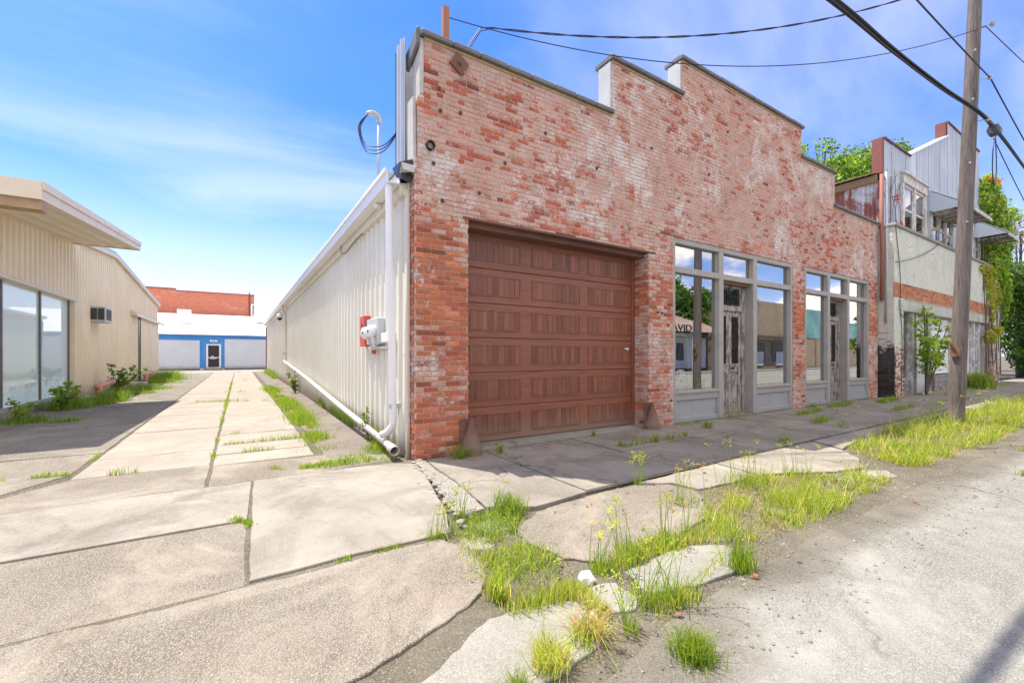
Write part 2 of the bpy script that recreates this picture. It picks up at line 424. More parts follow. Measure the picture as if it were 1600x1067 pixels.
mk_concrete('mud', (0.175, 0.14, 0.098), (0.255, 0.205, 0.15), (0.11, 0.09, 0.062), 0.55, (0.25, 0.21, 0.165), 0.0, 0.9, 80)
mk_concrete('rubble', (0.42, 0.36, 0.30), (0.52, 0.46, 0.39), (0.30, 0.25, 0.2), 0.6, (0.4, 0.34, 0.28), 0.0, 1.0, 60)

def mk_metal(name, a, b, rust, ramt=0.3, rough=0.45, metal=0.0, streak=0.45):
    t = NT(name); x, y, z = t.sep()
    big = t.noise(0.7, 5, 0.6); st = t.noise(1.6, 7, 0.7, t.scaled((3.0, 3.0, 0.25)))
    c = t.mix(t.step(big, 0.3, 0.7), a, b)
    c = t.mix(t.math('MULTIPLY', t.step(st, 0.52, 0.72), streak), c, tuple(k * 0.62 for k in a))
    c = t.mix(t.math('MULTIPLY', t.step(t.noise(2.6, 9, 0.78, t.scaled((1.6, 1.6, 0.5))), 0.60, 0.70), ramt), c, rust)
    mudk = t.math('MULTIPLY', t.step(t.math('ADD', z, t.math('MULTIPLY', t.noise(3.5, 7, 0.75), -0.5)), 0.26, -0.25), 0.75)   # splashed dirt near the ground
    c = t.mix(mudk, c, (0.24, 0.18, 0.12))
    M[name] = t.done(c, rough, metal, t.bump(t.noise(4, 3, 0.5), 0.06, 0.02))
mk_metal('cream_metal', (0.68, 0.65, 0.535), (0.74, 0.715, 0.61), (0.36, 0.26, 0.15), 0.12, 0.42, 0, 0.18)
mk_metal('cream_trim', (0.66, 0.61, 0.50), (0.72, 0.67, 0.57), (0.42, 0.26, 0.10), 0.42, 0.45, 0, 0.35)
mk_metal('beige_metal', (0.72, 0.60, 0.41), (0.78, 0.67, 0.485), (0.30, 0.16, 0.06), 0.30, 0.5, 0, 0.25)
mk_metal('beige_trim', (0.66, 0.55, 0.40), (0.72, 0.62, 0.48), (0.38, 0.24, 0.12), 0.3, 0.5, 0, 0.3)
mk_metal('galvanised', (0.36, 0.40, 0.435), (0.46, 0.495, 0.53), (0.26, 0.17, 0.11), 0.4, 0.42, 0.25, 0.30)
mk_metal('galvanised_light', (0.50, 0.55, 0.60), (0.58, 0.63, 0.68), (0.45, 0.36, 0.3), 0.1, 0.45, 0.1, 0.15)
mk_metal('white_metal', (0.72, 0.72, 0.71), (0.80, 0.80, 0.79), (0.45, 0.33, 0.2), 0.15, 0.4, 0, 0.15)
mk_metal('flashing_grey', (0.40, 0.40, 0.375), (0.54, 0.54, 0.50), (0.20, 0.15, 0.11), 0.4, 0.6, 0, 0.5)
mk_metal('coping_dark', (0.085, 0.085, 0.088), (0.15, 0.15, 0.155), (0.30, 0.27, 0.22), 0.35, 0.6, 0, 0.3)
mk_metal('rust_iron', (0.135, 0.062, 0.045), (0.20, 0.095, 0.068), (0.075, 0.042, 0.034), 0.5, 0.8, 0.1, 0.4)
mk_metal('red_rust_pipe', (0.26, 0.095, 0.06), (0.34, 0.15, 0.10), (0.40, 0.33, 0.27), 0.5, 0.75, 0, 0.4)
mk_metal('pipe_pink', (0.56, 0.24, 0.165), (0.62, 0.31, 0.23), (0.33, 0.12, 0.06), 0.5, 0.7, 0, 0.3)
mk_metal('pvc_white', (0.74, 0.74, 0.76), (0.80, 0.80, 0.81), (0.5, 0.42, 0.32), 0.2, 0.35, 0, 0.15)
mk_metal('blue_paint', (0.045, 0.25, 0.62), (0.065, 0.30, 0.68), (0.05, 0.18, 0.42), 0.3, 0.55, 0, 0.2)
mk_metal('shutter_pale', (0.60, 0.63, 0.67), (0.66, 0.69, 0.72), (0.48, 0.47, 0.45), 0.2, 0.5, 0, 0.15)
mk_metal('red_paint', (0.50, 0.075, 0.045), (0.58, 0.11, 0.07), (0.35, 0.06, 0.04), 0.3, 0.5, 0, 0.2)
def mk_rusty_tin():
    t = NT('rusty_tin'); n = t.noise(0.55, 6, 0.7, t.scaled((1, 1.4, 0.9)), 0.6); st = t.noise(2.5, 6, 0.7, t.scaled((2.2, 2.2, 0.16)))
    f = t.math('ADD', t.math('MULTIPLY', n, 0.75), t.math('MULTIPLY', st, 0.4))
    c = t.ramp(f, [(0.50, (0.52, 0.54, 0.56)), (0.57, (0.42, 0.36, 0.34)), (0.61, (0.24, 0.075, 0.05)), (0.8, (0.15, 0.045, 0.035))])
    M['rusty_tin'] = t.done(c, 0.75, 0.1)
mk_rusty_tin()
def mk_wood(name, light, dark, axis='z', rough=0.6, peel=None, freq=26, contrast=0.8):
    t = NT(name)
    k = {'z': (freq, freq, 1.1), 'x': (1.1, freq, freq)}[axis]
    g = t.noise(1.0, 8, 0.72, t.scaled(k), 0.3); g2 = t.noise(1.0, 5, 0.6, t.scaled(tuple(q * 3.2 for q in k)), 0.2)
    f = t.math('ADD', t.math('MULTIPLY', g, 0.65), t.math('MULTIPLY', g2, 0.35))
    c = t.ramp(f, [(0.5 - 0.17 / contrast, dark), (0.5 + 0.14 / contrast, light)])
    h = f
    if peel:
        pn = t.noise(5, 9, 0.75, t.scaled((2.2, 2.2, 0.7)))
        c = t.mix(t.math('MULTIPLY', t.step(pn, 0.44, 0.55), 0.8), c, peel)
    tint, al = t.attr()
    c = t.mix(1.0, c, tint, 'MULTIPLY')
    dust = t.math('MULTIPLY', t.step(t.math('ADD', t.sep()[2], t.math('MULTIPLY', t.noise(4, 7, 0.75), -0.6)), 0.20, -0.28), 0.55)   # dust thrown up from the ground
    c = t.mix(dust, c, (0.27, 0.21, 0.155))
    M[name] = t.done(c, rough, 0, t.bump(h, 0.35, 0.008))
mk_wood('door_wood', (0.325, 0.116, 0.060), (0.100, 0.036, 0.020), 'z', 0.42, None, 22, 0.9)
mk_wood('door_wood_rail', (0.305, 0.108, 0.057), (0.140, 0.050, 0.028), 'x', 0.42, None, 22, 0.9)
mk_wood('old_wood', (0.25, 0.20, 0.16), (0.075, 0.056, 0.045), 'z', 0.9, (0.46, 0.42, 0.375), 20)
mk_wood('old_white_wood', (0.52, 0.48, 0.42), (0.26, 0.225, 0.19), 'z', 0.9, (0.76, 0.75, 0.72), 16)
mk_wood('raw_timber', (0.30, 0.185, 0.10), (0.12, 0.07, 0.04), 'x', 0.9, None, 14)
mk_wood('pole_wood', (0.215, 0.18, 0.155), (0.058, 0.047, 0.041), 'z', 0.95, None, 20, 1.1)
mk_wood('board_white', (0.76, 0.78, 0.80), (0.60, 0.61, 0.63), 'z', 0.75, (0.82, 0.83, 0.84), 6)
simple('frame_grey', (0.36, 0.335, 0.30), 0.6, var=0.14, scale=3, dirt=(0.2, 0.17, 0.14), dscale=4, damt=0.35)
simple('kick_grey', (0.34, 0.345, 0.345), 0.6, var=0.10, scale=2, dirt=(0.2, 0.17, 0.15), dscale=3, damt=0.35)
simple('iron_black', (0.022, 0.02, 0.019), 0.6, 0.2)
simple('cable_black', (0.022, 0.024, 0.028), 0.6)
simple('box_grey', (0.06, 0.065, 0.075), 0.5)
simple('white_plastic', (0.76, 0.76, 0.73), 0.4, var=0.06)
simple('grey_plastic', (0.48, 0.49, 0.50), 0.5, var=0.1)
simple('black_plastic', (0.02, 0.02, 0.022), 0.35)
simple('label_blue', (0.18, 0.19, 0.32), 0.5)
simple('aluminium', (0.55, 0.56, 0.57), 0.35, 0.6, var=0.1)
simple('bronze_mullion', (0.16, 0.15, 0.14), 0.45, 0.4)
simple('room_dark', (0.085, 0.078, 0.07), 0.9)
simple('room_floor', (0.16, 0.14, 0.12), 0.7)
simple('sheet_pale', (0.72, 0.78, 0.76), 0.9, var=0.1, scale=1.2)
simple('stucco', (0.50, 0.48, 0.43), 0.95, var=0.2, scale=3, bump=0.3, dirt=(0.28, 0.26, 0.23), dscale=2)
simple('white_stucco', (0.50, 0.515, 0.445), 0.9, var=0.2, scale=2, bump=0.2, dirt=(0.24, 0.245, 0.20), dscale=1.6, damt=0.85, stretch=(1.5, 1.5, 0.5))
simple('stone_grey', (0.34, 0.31, 0.285), 0.95, var=0.45, scale=8, bump=0.7, dirt=(0.12, 0.1, 0.09), dscale=3)
simple('roof_white', (0.80, 0.80, 0.80), 0.6, var=0.05)
simple('rusty_roof', (0.33, 0.22, 0.17), 0.85, var=0.35, scale=1.2, dirt=(0.46, 0.42, 0.38), dscale=1.1, damt=0.8, stretch=(1, 0.3, 1))
simple('tan_wall', (0.36, 0.265, 0.165), 0.9, var=0.15, scale=0.8, dirt=(0.17, 0.11, 0.06), dscale=0.5, damt=0.9)
simple('teal_wall', (0.20, 0.40, 0.365), 0.8, var=0.4, scale=0.5, dirt=(0.12, 0.2, 0.18), dscale=0.4, damt=0.8)
simple('dark_siding', (0.10, 0.10, 0.105), 0.8, var=0.2)
simple('white_wall', (0.68, 0.67, 0.64), 0.8, var=0.1, scale=0.8)
simple('paper', (0.80, 0.79, 0.77), 0.9, var=0.1, scale=20)
simple('leaf_litter', (0.24, 0.11, 0.055), 0.9, var=0.4, scale=15)
simple('letter_black', (0.018, 0.017, 0.018), 0.5)
simple('flower_red', (0.60, 0.035, 0.05), 0.7)
def mk_glass(name, refl, tint, rough=0.0, refl_wash=None):
    t = NT(name); t.n.remove(t.b)
    gl = t.n.new('ShaderNodeBsdfGlossy'); gl.inputs['Roughness'].default_value = rough; gl.inputs['Color'].default_value = (0.93, 0.95, 0.96, 1)
    tr = t.n.new('ShaderNodeBsdfTransparent'); tr.inputs['Color'].default_value = tuple(tint) + (1,)
    fr = t.n.new('ShaderNodeFresnel'); fr.inputs['IOR'].default_value = 1.5
    k = t.math('ADD', fr.outputs[0], refl, True)
    bp = t.bump(t.noise(0.9, 2, 0.5), 0.05, 0.02)
    t.l.new(bp, gl.inputs['Normal'])
    mx = t.n.new('ShaderNodeMixShader'); t.l.new(k, mx.inputs[0]); t.l.new(tr.outputs[0], mx.inputs[1]); t.l.new(gl.outputs[0], mx.inputs[2])
    if refl_wash:                      # pale diffuse layer paints the bright reflection into the pane; whitewash below
        df = t.n.new('ShaderNodeBsdfDiffuse'); df.inputs['Color'].default_value = tuple(refl_wash) + (1,)
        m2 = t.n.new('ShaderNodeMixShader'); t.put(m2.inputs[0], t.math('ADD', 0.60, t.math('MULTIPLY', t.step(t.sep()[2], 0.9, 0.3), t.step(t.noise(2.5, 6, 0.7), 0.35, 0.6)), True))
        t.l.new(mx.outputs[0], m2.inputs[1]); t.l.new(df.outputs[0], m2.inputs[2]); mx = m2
    t.l.new(mx.outputs[0], t.out.inputs['Surface']); M[name] = t.m
mk_glass('store_glass', 0.42, (0.75, 0.78, 0.77), 0.0)
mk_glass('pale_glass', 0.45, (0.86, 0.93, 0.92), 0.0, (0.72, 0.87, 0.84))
mk_glass('dusty_glass', 0.22, (0.6, 0.62, 0.6), 0.05)
def mk_leaf(name, trans=0.45, k=1.0, rough=0.5):
    t = NT(name); tint, al = t.attr()
    c = t.mix(1.0, tint, (k, k, k), 'MULTIPLY')
    t.done(c, rough, 0, None, 0.35)
    tr = t.n.new('ShaderNodeBsdfTranslucent')
    t.l.new(t.mix(1.0, c, (1.45, 1.5, 0.5), 'MULTIPLY'), tr.inputs['Color'])
    mx = t.n.new('ShaderNodeMixShader'); mx.inputs[0].default_value = trans
    t.l.new(t.b.outputs[0], mx.inputs[1]); t.l.new(tr.outputs[0], mx.inputs[2]); t.l.new(mx.outputs[0], t.out.inputs['Surface'])
    M[name] = t.m
mk_leaf('leaf', 0.5, 1.15); mk_leaf('grass', 0.5, 1.5)
simple('bark', (0.16, 0.125, 0.095), 0.95, var=0.4, scale=7, bump=0.6, stretch=(3, 3, 0.7))
simple('stem_green', (0.14, 0.17, 0.05), 0.8, var=0.2)

# ================================================================== THE GROUND
def flat(name, x0, x1, y0, y1, z, mat, kind='structure'):
    m = MB(); m.quad((x0, y0, z), (x1, y0, z), (x1, y1, z), (x0, y1, z))
    return tag(m.build(name, mat), kind=kind)
flat('ground', -300, 500, -250, 400, -0.070, M['dirt'])
def wob_poly(pts, amp, step, seed):
    """the outline of a slab with a broken, slightly uneven edge"""
    out = []; n = len(pts)
    for i in range(n):
        a, b = Vector(pts[i]), Vector(pts[(i + 1) % n]); d = (b - a).length
        k = max(1, int(d / step)); nv = Vector((-(b - a).y, (b - a).x)).normalized()
        for j in range(k):
            p = a.lerp(b, j / k)
            q = Vector((p.x * 3.1 + seed, p.y * 3.1, seed * 1.7))
            out.append(p + nv * amp * (mnoise.noise(q) + 0.6 * mnoise.noise(q * 4.3)))
    return out
def slab_mesh(pts, z0, z1, amp=0.012, step=0.14, seed=1.0, tilt=(0, 0), chip=0.012):
    P = wob_poly(pts, amp, step, seed)
    c = sum(P, Vector((0, 0))) / len(P)
    bm = bmesh.new()
    zt = lambda p: z1 + tilt[0] * (p.x - c.x) + tilt[1] * (p.y - c.y)
    top = [bm.verts.new((p.x, p.y, zt(p))) for p in P]
    low = [bm.verts.new((p.x, p.y, z0)) for p in P]
    f = bm.faces.new(top)
    if f.normal.z < 0 or sum((P[i].x * P[(i+1) % len(P)].y - P[(i+1) % len(P)].x * P[i].y) for i in range(len(P))) < 0: f.normal_flip()
    n = len(P)
    for i in range(n): bm.faces.new((top[i], low[i], low[(i+1) % n], top[(i+1) % n]))
    bmesh.ops.recalc_face_normals(bm, faces=bm.faces)
    es = list(f.edges)
    if chip > 0: bmesh.ops.bevel(bm, geom=es, offset=chip, segments=1, affect='EDGES', clamp_overlap=True)
    bmesh.ops.triangulate(bm, faces=[q for q in bm.faces if len(q.verts) > 4])
    me = bpy.data.meshes.new('slab'); bm.to_mesh(me); bm.free()
    return me
sseed = [0.0]
def slab(parent, name, pts, z1, mat, amp=0.012, step=0.14, tilt=None, z0=-0.16, chip=0.005):
    sseed[0] += 1.37
    org = ROOT[parent.name]
    tl = tilt if tilt is not None else tuple(rnd.uniform(-1, 1) * 0.004 / max(1, (max(q) - min(q)) / 1.2) for q in zip(*pts))
    me = slab_mesh([(x - org.x, y - org.y) for x, y in pts], z0 - org.z, z1 - org.z + rnd.uniform(-1, 1) * 0.004, amp, step, sseed[0], tl, chip)
    me.materials.append(M[mat]); return link(name, me, parent)
def bed(name, x0, x1, y0, y1, z, mat):
    return flat(name, x0, x1, y0, y1, z, M[mat])
# street: worn pale asphalt with a ragged edge, and the dirt that has washed over its gutter
street = bed('street', -80, 160, -8.6, 1.02, -0.046, 'street_asphalt')
slab(street, 'asphalt_edge', [(-80, 0.9), (0.6, 1.0), (1.1, 1.30), (1.75, 1.46), (2.45, 1.52), (3.1, 1.56), (3.7, 1.60), (4.2, 1.56), (5.2, 1.58), (6.2, 1.60), (7.0, 1.52), (8.2, 1.56), (10, 1.55), (14, 1.56), (160, 1.6), (160, -8.6), (-80, -8.6)], -0.014, 'street_asphalt', 0.05, 0.06, (0, 0), -0.2, 0)
mudp = bed('gutter_dirt', -80, 160, 1.0, 3.5, -0.060, 'mud')
# the dirt itself is uneven: a relief sheet between the slabs near the camera
gx = np.concatenate([np.arange(0.0, 7.0, .045), np.arange(7.0, 26.0, .12)]); gy = np.arange(0.96, 3.50, .045)
def dirt_z(x, y): return -.029 + .010 * mnoise.noise(Vector((x * 1.7, y * 1.7, 1.0))) + .005 * mnoise.noise(Vector((x * 7, y * 7, 4.0))) + .003 * mnoise.noise(Vector((x * 19, y * 19, 7.0)))
m = MB(); m.v = [(float(x), float(y), dirt_z(x, y)) for y in gy for x in gx]; nx = len(gx)
m.f = [(j*nx+i, j*nx+i+1, (j+1)*nx+i+1, (j+1)*nx+i) for j in range(len(gy)-1) for i in range(nx-1)]; m.t = [(1, 1, 1, .5)] * len(m.f); m.m = [0] * len(m.f)
tag(m.build('verge_dirt', M['mud'], None, True), kind='structure')
far_walk = bed('far_pavement', -80, 160, -10.8, -8.6, 0.03, 'concrete_walk')
# alley beside the metal wall
alley = bed('alley', -9, 1.93, 5.5, 60, -0.007, 'dirt')
def grid_slabs(parent, x0, x1, ys, mat, name='slab', amp=0.012, gap=0.02, z=0.0):
    for a, b in zip(ys, ys[1:]):
        slab(parent, name, [(x0, a + gap/2), (x1, a + gap/2), (x1, b - gap/2), (x0, b - gap/2)], z, mat, amp, 0.3 if b - a > 2 else 0.15)
grid_slabs(alley, -1.60, -0.315, [6.72, 7.78, 10.1, 12.6, 15.8, 19.2, 23, 27.2, 31.5, 36, 40.5], 'concrete_alley')
grid_slabs(alley, -0.275, 0.90, [6.62, 7.28, 8.02, 9.05, 11.5, 14.9, 19.5, 24.5, 30, 35, 40.5], 'concrete_alley')
slab(alley, 'slab', [(-7, 40.6), (2.2, 40.6), (2.2, 47.8), (-7, 47.8)], 0.0, 'concrete_alley', 0.01, 1.0)
slab(alley, 'slab', [(1.00, 6.3), (1.9, 6.2), (1.9, 40.5), (1.12, 40.5), (1.1, 20), (1.05, 10)], 0.002, 'strip_asphalt', 0.04, 0.2)
slab(alley, 'slab', [(-4.6, 8.5), (-1.64, 8.3), (-1.63, 40.5), (-4.6, 40.5)], 0.001, 'concrete_apron', 0.015, 0.4)
slab(alley, 'slab', [(-9, 5.6), (-2.43, 5.585), (-1.66, 6.98), (-1.66, 8.27), (-9, 8.45)], 0.003, 'concrete_aggregate', 0.012, 0.15)
slab(alley, 'slab', [(-2.40, 5.58), (-0.31, 5.58), (-0.31, 6.69), (-1.60, 6.70)], 0.0, 'concrete_aggregate', 0.01, 0.15)
slab(alley, 'slab', [(-0.27, 5.58), (0.95, 5.62), (1.85, 5.75), (1.85, 6.1), (0.95, 6.5), (-0.27, 6.59)], 0.004, 'concrete_aggregate', 0.012, 0.12)
# drive slabs in front of the alley
drive = bed('driveway', -9, 0.9, 3.2, 5.4, -0.03, 'mud')
slab(drive, 'joint_dirt', [(-9, 2.98), (1.30, 2.98), (1.45, 3.3), (1.80, 4.9), (1.95, 5.60), (-9, 5.60)], -0.006, 'mud', 0.01, 0.2, (0, 0), -0.1, 0)
slab(drive, 'slab', [(-9, 4.30), (0.06, 4.29), (0.12, 5.555), (-9, 5.57)], 0.012, 'concrete_smooth', 0.008, 0.2)
slab(drive, 'slab', [(0.055, 3.10), (0.7, 3.13), (1.40, 3.12), (1.55, 3.55), (1.78, 4.55), (1.91, 5.30), (1.62, 5.50), (1.05, 5.56), (0.135, 5.555)], 0.014, 'concrete_smooth', 0.012, 0.1)
slab(drive, 'slab', [(-9, 3.085), (0.03, 3.085), (0.055, 4.26), (-9, 4.27)], 0.0, 'concrete_aggregate', 0.010, 0.12)
slab(drive, 'slab', [(-9, 3.06), (0.0, 3.065), (0.70, 3.085), (1.32, 3.06), (1.42, 2.86), (1.40, 2.62), (1.32, 2.42), (1.22, 2.28), (1.02, 2.15), (0.80, 2.06), (0.50, 1.97), (0.0, 1.82), (-1.2, 1.5), (-9, 1.5)], -0.008, 'concrete_aggregate', 0.035, 0.05, (0, 0.004))
# gutter pan and curb fragments
gut = bed('gutter', 0.0, 3.2, 1.22, 2.12, -0.056, 'mud')
slab(gut, 'slab', [(-0.2, 1.20), (0.85, 1.20), (1.05, 1.50), (1.50, 1.56), (1.66, 1.72), (1.64, 1.90), (1.38, 2.02), (1.14, 2.02), (0.95, 1.93), (0.62, 1.76), (0.2, 1.60), (-0.2, 1.44)], -0.018, 'concrete_gutter', 0.03, 0.05, (0, 0))
slab(gut, 'slab', [(1.74, 1.70), (1.88, 1.66), (1.97, 1.74), (1.99, 1.93), (1.84, 1.97), (1.73, 1.88)], -0.022, 'concrete_gutter', 0.03, 0.04, (0, 0))
slab(gut, 'slab', [(2.06, 1.72), (2.4, 1.62), (2.76, 1.60), (3.02, 1.75), (3.06, 1.88), (2.86, 2.0), (2.45, 2.0), (2.12, 1.98)], -0.014, 'concrete_gutter', 0.03, 0.05, (0, 0))
slab(gut, 'slab', [(3.0, 1.98), (3.25, 1.86), (3.4, 1.98), (3.2, 2.08)], -0.02, 'concrete_gutter', 0.02, 0.06, (0, 0))
# rough apron between curb and sidewalk
verge = bed('verge', 1.2, 40, 1.62, 3.45, -0.052, 'mud')
slab(verge, 'slab', [(2.10, 2.12), (2.55, 2.16), (3.05, 2.16), (3.45, 2.26), (3.80, 2.55), (4.0, 2.75), (3.95, 3.05), (3.62, 3.24), (2.9, 3.22), (2.25, 3.15), (1.95, 2.98), (1.84, 2.72), (1.92, 2.35)], -0.006, 'concrete_aggregate', 0.045, 0.05)
slab(verge, 'slab', [(3.68, 3.26), (4.02, 3.06), (4.08, 2.78), (4.6, 2.72), (5.1, 2.72), (5.2, 3.3)], -0.001, 'concrete_smooth', 0.02, 0.09)
slab(verge, 'slab', [(5.24, 3.32), (5.16, 2.70), (5.6, 2.55), (6.05, 2.3), (6.6, 2.2), (7.05, 2.4), (7.5, 2.75), (7.9, 3.38)], 0.0, 'concrete_smooth', 0.02, 0.09)
slab(verge, 'slab', [(5.6, 2.25), (6.0, 2.0), (6.5, 1.85), (6.75, 2.02), (6.5, 2.18), (6.0, 2.2)], -0.02, 'concrete_smooth', 0.03, 0.07)
slab(verge, 'slab', [(7.95, 3.38), (7.62, 2.8), (8.6, 2.95), (10.5, 3.1), (13.0, 3.1), (13.0, 3.42)], 0.0, 'concrete_smooth', 0.02, 0.12)
slab(verge, 'slab', [(13.05, 3.42), (13.05, 2.95), (16, 2.95), (24, 2.9), (24, 3.42)], 0.0, 'concrete_smooth', 0.02, 0.2)
slab(verge, 'slab', [(1.33, 2.95), (1.52, 2.78), (1.70, 2.80), (1.66, 2.98), (1.48, 3.06)], -0.03, 'concrete_gutter', 0.03, 0.05)
slab(verge, 'slab', [(1.62, 3.02), (1.86, 2.98), (2.02, 3.12), (1.84, 3.24), (1.66, 3.2)], -0.02, 'concrete_gutter', 0.03, 0.05)
# sidewalk in front of the shops
walk = bed('sidewalk', 1.93, 40, 3.3, 5.50, 0.004, 'dirt')
wx = [2.06, 3.0, 4.62, 6.45, 8.6, 10.7, 12.9, 15.2, 17.6, 20.2, 23, 26, 29, 32, 36, 40]
for i, (a, b) in enumerate(zip(wx, wx[1:])):
    o1, o2 = rnd.uniform(-.12, .12), rnd.uniform(-.12, .12)
    if i == 0: slab(walk, 'slab', [(2.08, 5.44), (2.02, 4.4), (1.92, 3.45), (2.3, 3.22), (2.98, 3.30), (2.99, 5.44)], 0.016, 'concrete_walk', 0.012, 0.12)
    elif i % 3 == 1: slab(walk, 'slab', [(a + .005, 3.32), (b - .005, 3.36), (b - .005, 5.44), (a + .005, 5.44)], 0.018, 'concrete_walk', 0.006, 0.2)
    else:
        slab(walk, 'slab', [(a + .005, 3.34), (b - .005, 3.36), (b - .005, 4.55 + o1), (a + .005, 4.45 + o2)], 0.016, 'concrete_walk', 0.006, 0.2)
        slab(walk, 'slab', [(a + .005, 4.462 + o2), (b - .005, 4.562 + o1), (b - .005, 5.44), (a + .005, 5.44)], 0.022, 'concrete_walk', 0.006, 0.2)
slab(walk, 'broken_edge', [(1.93, 5.40), (2.06, 5.42), (2.00, 4.6), (1.98, 4.2), (1.90, 3.7), (1.88, 3.42), (1.70, 3.4), (1.60, 3.55), (1.78, 4.2), (1.84, 4.8)], 0.012, 'rubble', 0.03, 0.06)
# broken bits of concrete lying along that edge
rub = bmesh.new()
for i in range(70):
    t_ = rnd.random(); x = 1.62 + t_ * .30 + rnd.gauss(0, .07); y = 3.25 + t_ * 2.1 + rnd.gauss(0, .1); s = abs(rnd.gauss(.018, .014)) + .006
    if i < 8: x, y, s = [(1.66, 3.75, .06), (1.72, 4.02, .05), (1.76, 4.32, .045), (1.80, 4.55, .05), (1.60, 3.42, .05), (1.86, 4.95, .035), (1.55, 3.25, .045), (1.90, 5.36, .05)][i]
    vv = bmesh.ops.create_icosphere(rub, subdivisions=1, radius=s)['verts']
    sx, sy, sz, an = rnd.uniform(.8, 1.5), rnd.uniform(.7, 1.2), rnd.uniform(.35, .7), rnd.uniform(0, 3.1)
    for v in vv:
        q = v.co * rnd.uniform(.8, 1.2); v.co = Vector((q.x*sx*math.cos(an) - q.y*sy*math.sin(an) + x, q.x*sx*math.sin(an) + q.y*sy*math.cos(an) + y, q.z * sz + .012))
me = bpy.data.meshes.new('rubble'); rub.to_mesh(me); rub.free(); me.materials.append(M['rubble'])
tag(link('rubble', me), 'pale concrete crumbs along the broken sidewalk edge by the brick corner', None, None, 'stuff')

# ================================================================== THE BRICK SHOP BUILDING
BB = thing('brick_building', (9.76, 5.5, 0), 'one storey shop with stepped red brick front, brown garage door and grey shop windows', 'building')
PY = 5.49                                     # plane of the brick front
STEPS = [(1.955, 5.57, 5.60), (5.57, 7.51, 6.56), (7.51, 12.46, 7.27), (12.46, 14.40, 6.52), (14.40, 17.57, 5.58)]
OPEN = [(2.75, 6.53, 0, 3.33), (7.24, 12.02, 0, 3.745), (12.66, 16.88, 0, 3.745)]
def left_edge(z): return 1.955 if z < 3.97 else (2.0 if z < 4.86 else 2.09)
mw = MB()
mf = PY + 0.009
def mbox(x0, x1, z0, z1): mw.box(x0, x1, mf, 5.80, z0, z1)
mbox(1.965, 2.74, -0.1, 3.33); mbox(6.54, 7.24, -0.1, 3.33); mbox(7.24 - .7, 7.24, 3.33, 3.745); mbox(12.02, 12.66, -0.1, 3.745); mbox(16.88, 17.56, -0.1, 3.745)
mbox(1.965, 7.24 - .7, 3.33, 3.745)
for a, b, zt in STEPS:
    if a < 2: mbox(1.965, b, 3.745, 3.97); mbox(2.01, b, 3.97, 4.86); mbox(2.10, b, 4.86, zt)
    else: mbox(a, b, 3.745, zt)
wall = mw.build('front_wall', M['mortar'], BB)
def brick_tint():
    v = rnd.gauss(0.95, 0.16); v = max(0.5, min(1.3, v))
    k = rnd.random()
    if k < 0.12: return (v * .62, v * .58, v * .60, rnd.random())      # overburnt
    if k < 0.26: return (v * 1.10, v * 1.28, v * 1.2, rnd.random())    # paler orange
    return (v, v * rnd.uniform(.85, 1.1), v * rnd.uniform(.8, 1.1), rnd.random())
CO, LP, JT = 0.069, 0.2125, 0.0115
bricks = []                                   # (x0, x1, z0, z1, y0, kind)
def course_cuts(zc):
    iv = []
    for a, b, zt in STEPS:
        if zc + CO / 2 <= zt + 0.015: iv.append([a, b])
    mer = []
    for a, b in iv:
        if mer and abs(mer[-1][1] - a) < 1e-3: mer[-1][1] = b
        else: mer.append([a, b])
    if mer: mer[0][0] = max(mer[0][0], left_edge(zc)) if mer[0][0] < 3 else mer[0][0]
    for x0, x1, z0, z1 in OPEN:
        if z0 <= zc <= z1 - 0.01:
            nx = []
            for a, b in mer:
                if a < x0: nx.append([a, min(b, x0)])
                if b > x1: nx.append([max(a, x1), b])
            mer = nx
    return mer
nc = int(7.3 / CO)
for r in range(-1, nc):
    zc = (r + 0.5) * CO
    head = (r % 6 == 5)
    L = LP / 2 if head else LP
    off = 0 if head else (r % 2) * LP / 2 + 0.03
    for a, b in course_cuts(zc):
        x = 1.955 - LP * 2 + off
        while x < b:
            xa, xb = max(a, x), min(b, x + L)
            if xb - xa > 0.035: bricks.append((xa, xb - JT if xb < b - 1e-4 else xb, zc - CO/2 + JT/2, zc + CO/2 - JT/2))
            x += L
camp = Vector((0, 0, 1.4))
def px_size(b): return 1.0 / ((Vector(((b[0]+b[1])/2, PY, (b[2]+b[3])/2)) - camp).length)
bricks.sort(key=lambda b: -px_size(b))
nearb = [b for b in bricks if b[1] - b[0] > 0.06][:300]; ns = set(nearb)
def brick_faces(m, x0, x1, y0, z0, z1, ch=0.004, depth=0.035):
    j = lambda s: rnd.uniform(-s, s)
    y = y0 + j(0.0035)
    o = [(x0, z0), (x1, z0), (x1, z1), (x0, z1)]
    back = [(px, y0 + depth, pz) for px, pz in o]
    mid = [(px + j(.0015), y + ch, pz + j(.0015)) for px, pz in o]
    c = ch * 1.2
    fr = [(x0 + c, y + j(.001), z0 + c), (x1 - c, y + j(.001), z0 + c), (x1 - c, y + j(.001), z1 - c), (x0 + c, y + j(.001), z1 - c)]
    vs = back + mid + fr
    fs = [(8, 9, 10, 11)]
    for i in range(4):
        k = (i + 1) % 4
        fs += [(4 + i, 4 + k, 8 + k, 8 + i), (i, k, 4 + k, 4 + i)]
    m.add(vs, fs)
rest = MB()
for b in bricks:
    if b in ns: continue
    if rnd.random() < 0.006: continue                     # a missing brick here and there
    rest.cur = brick_tint(); brick_faces(rest, b[0], b[1], PY, b[2], b[3])
tag(rest.build('bricks', M['brick'], wall), kind='stuff')
pool = {}
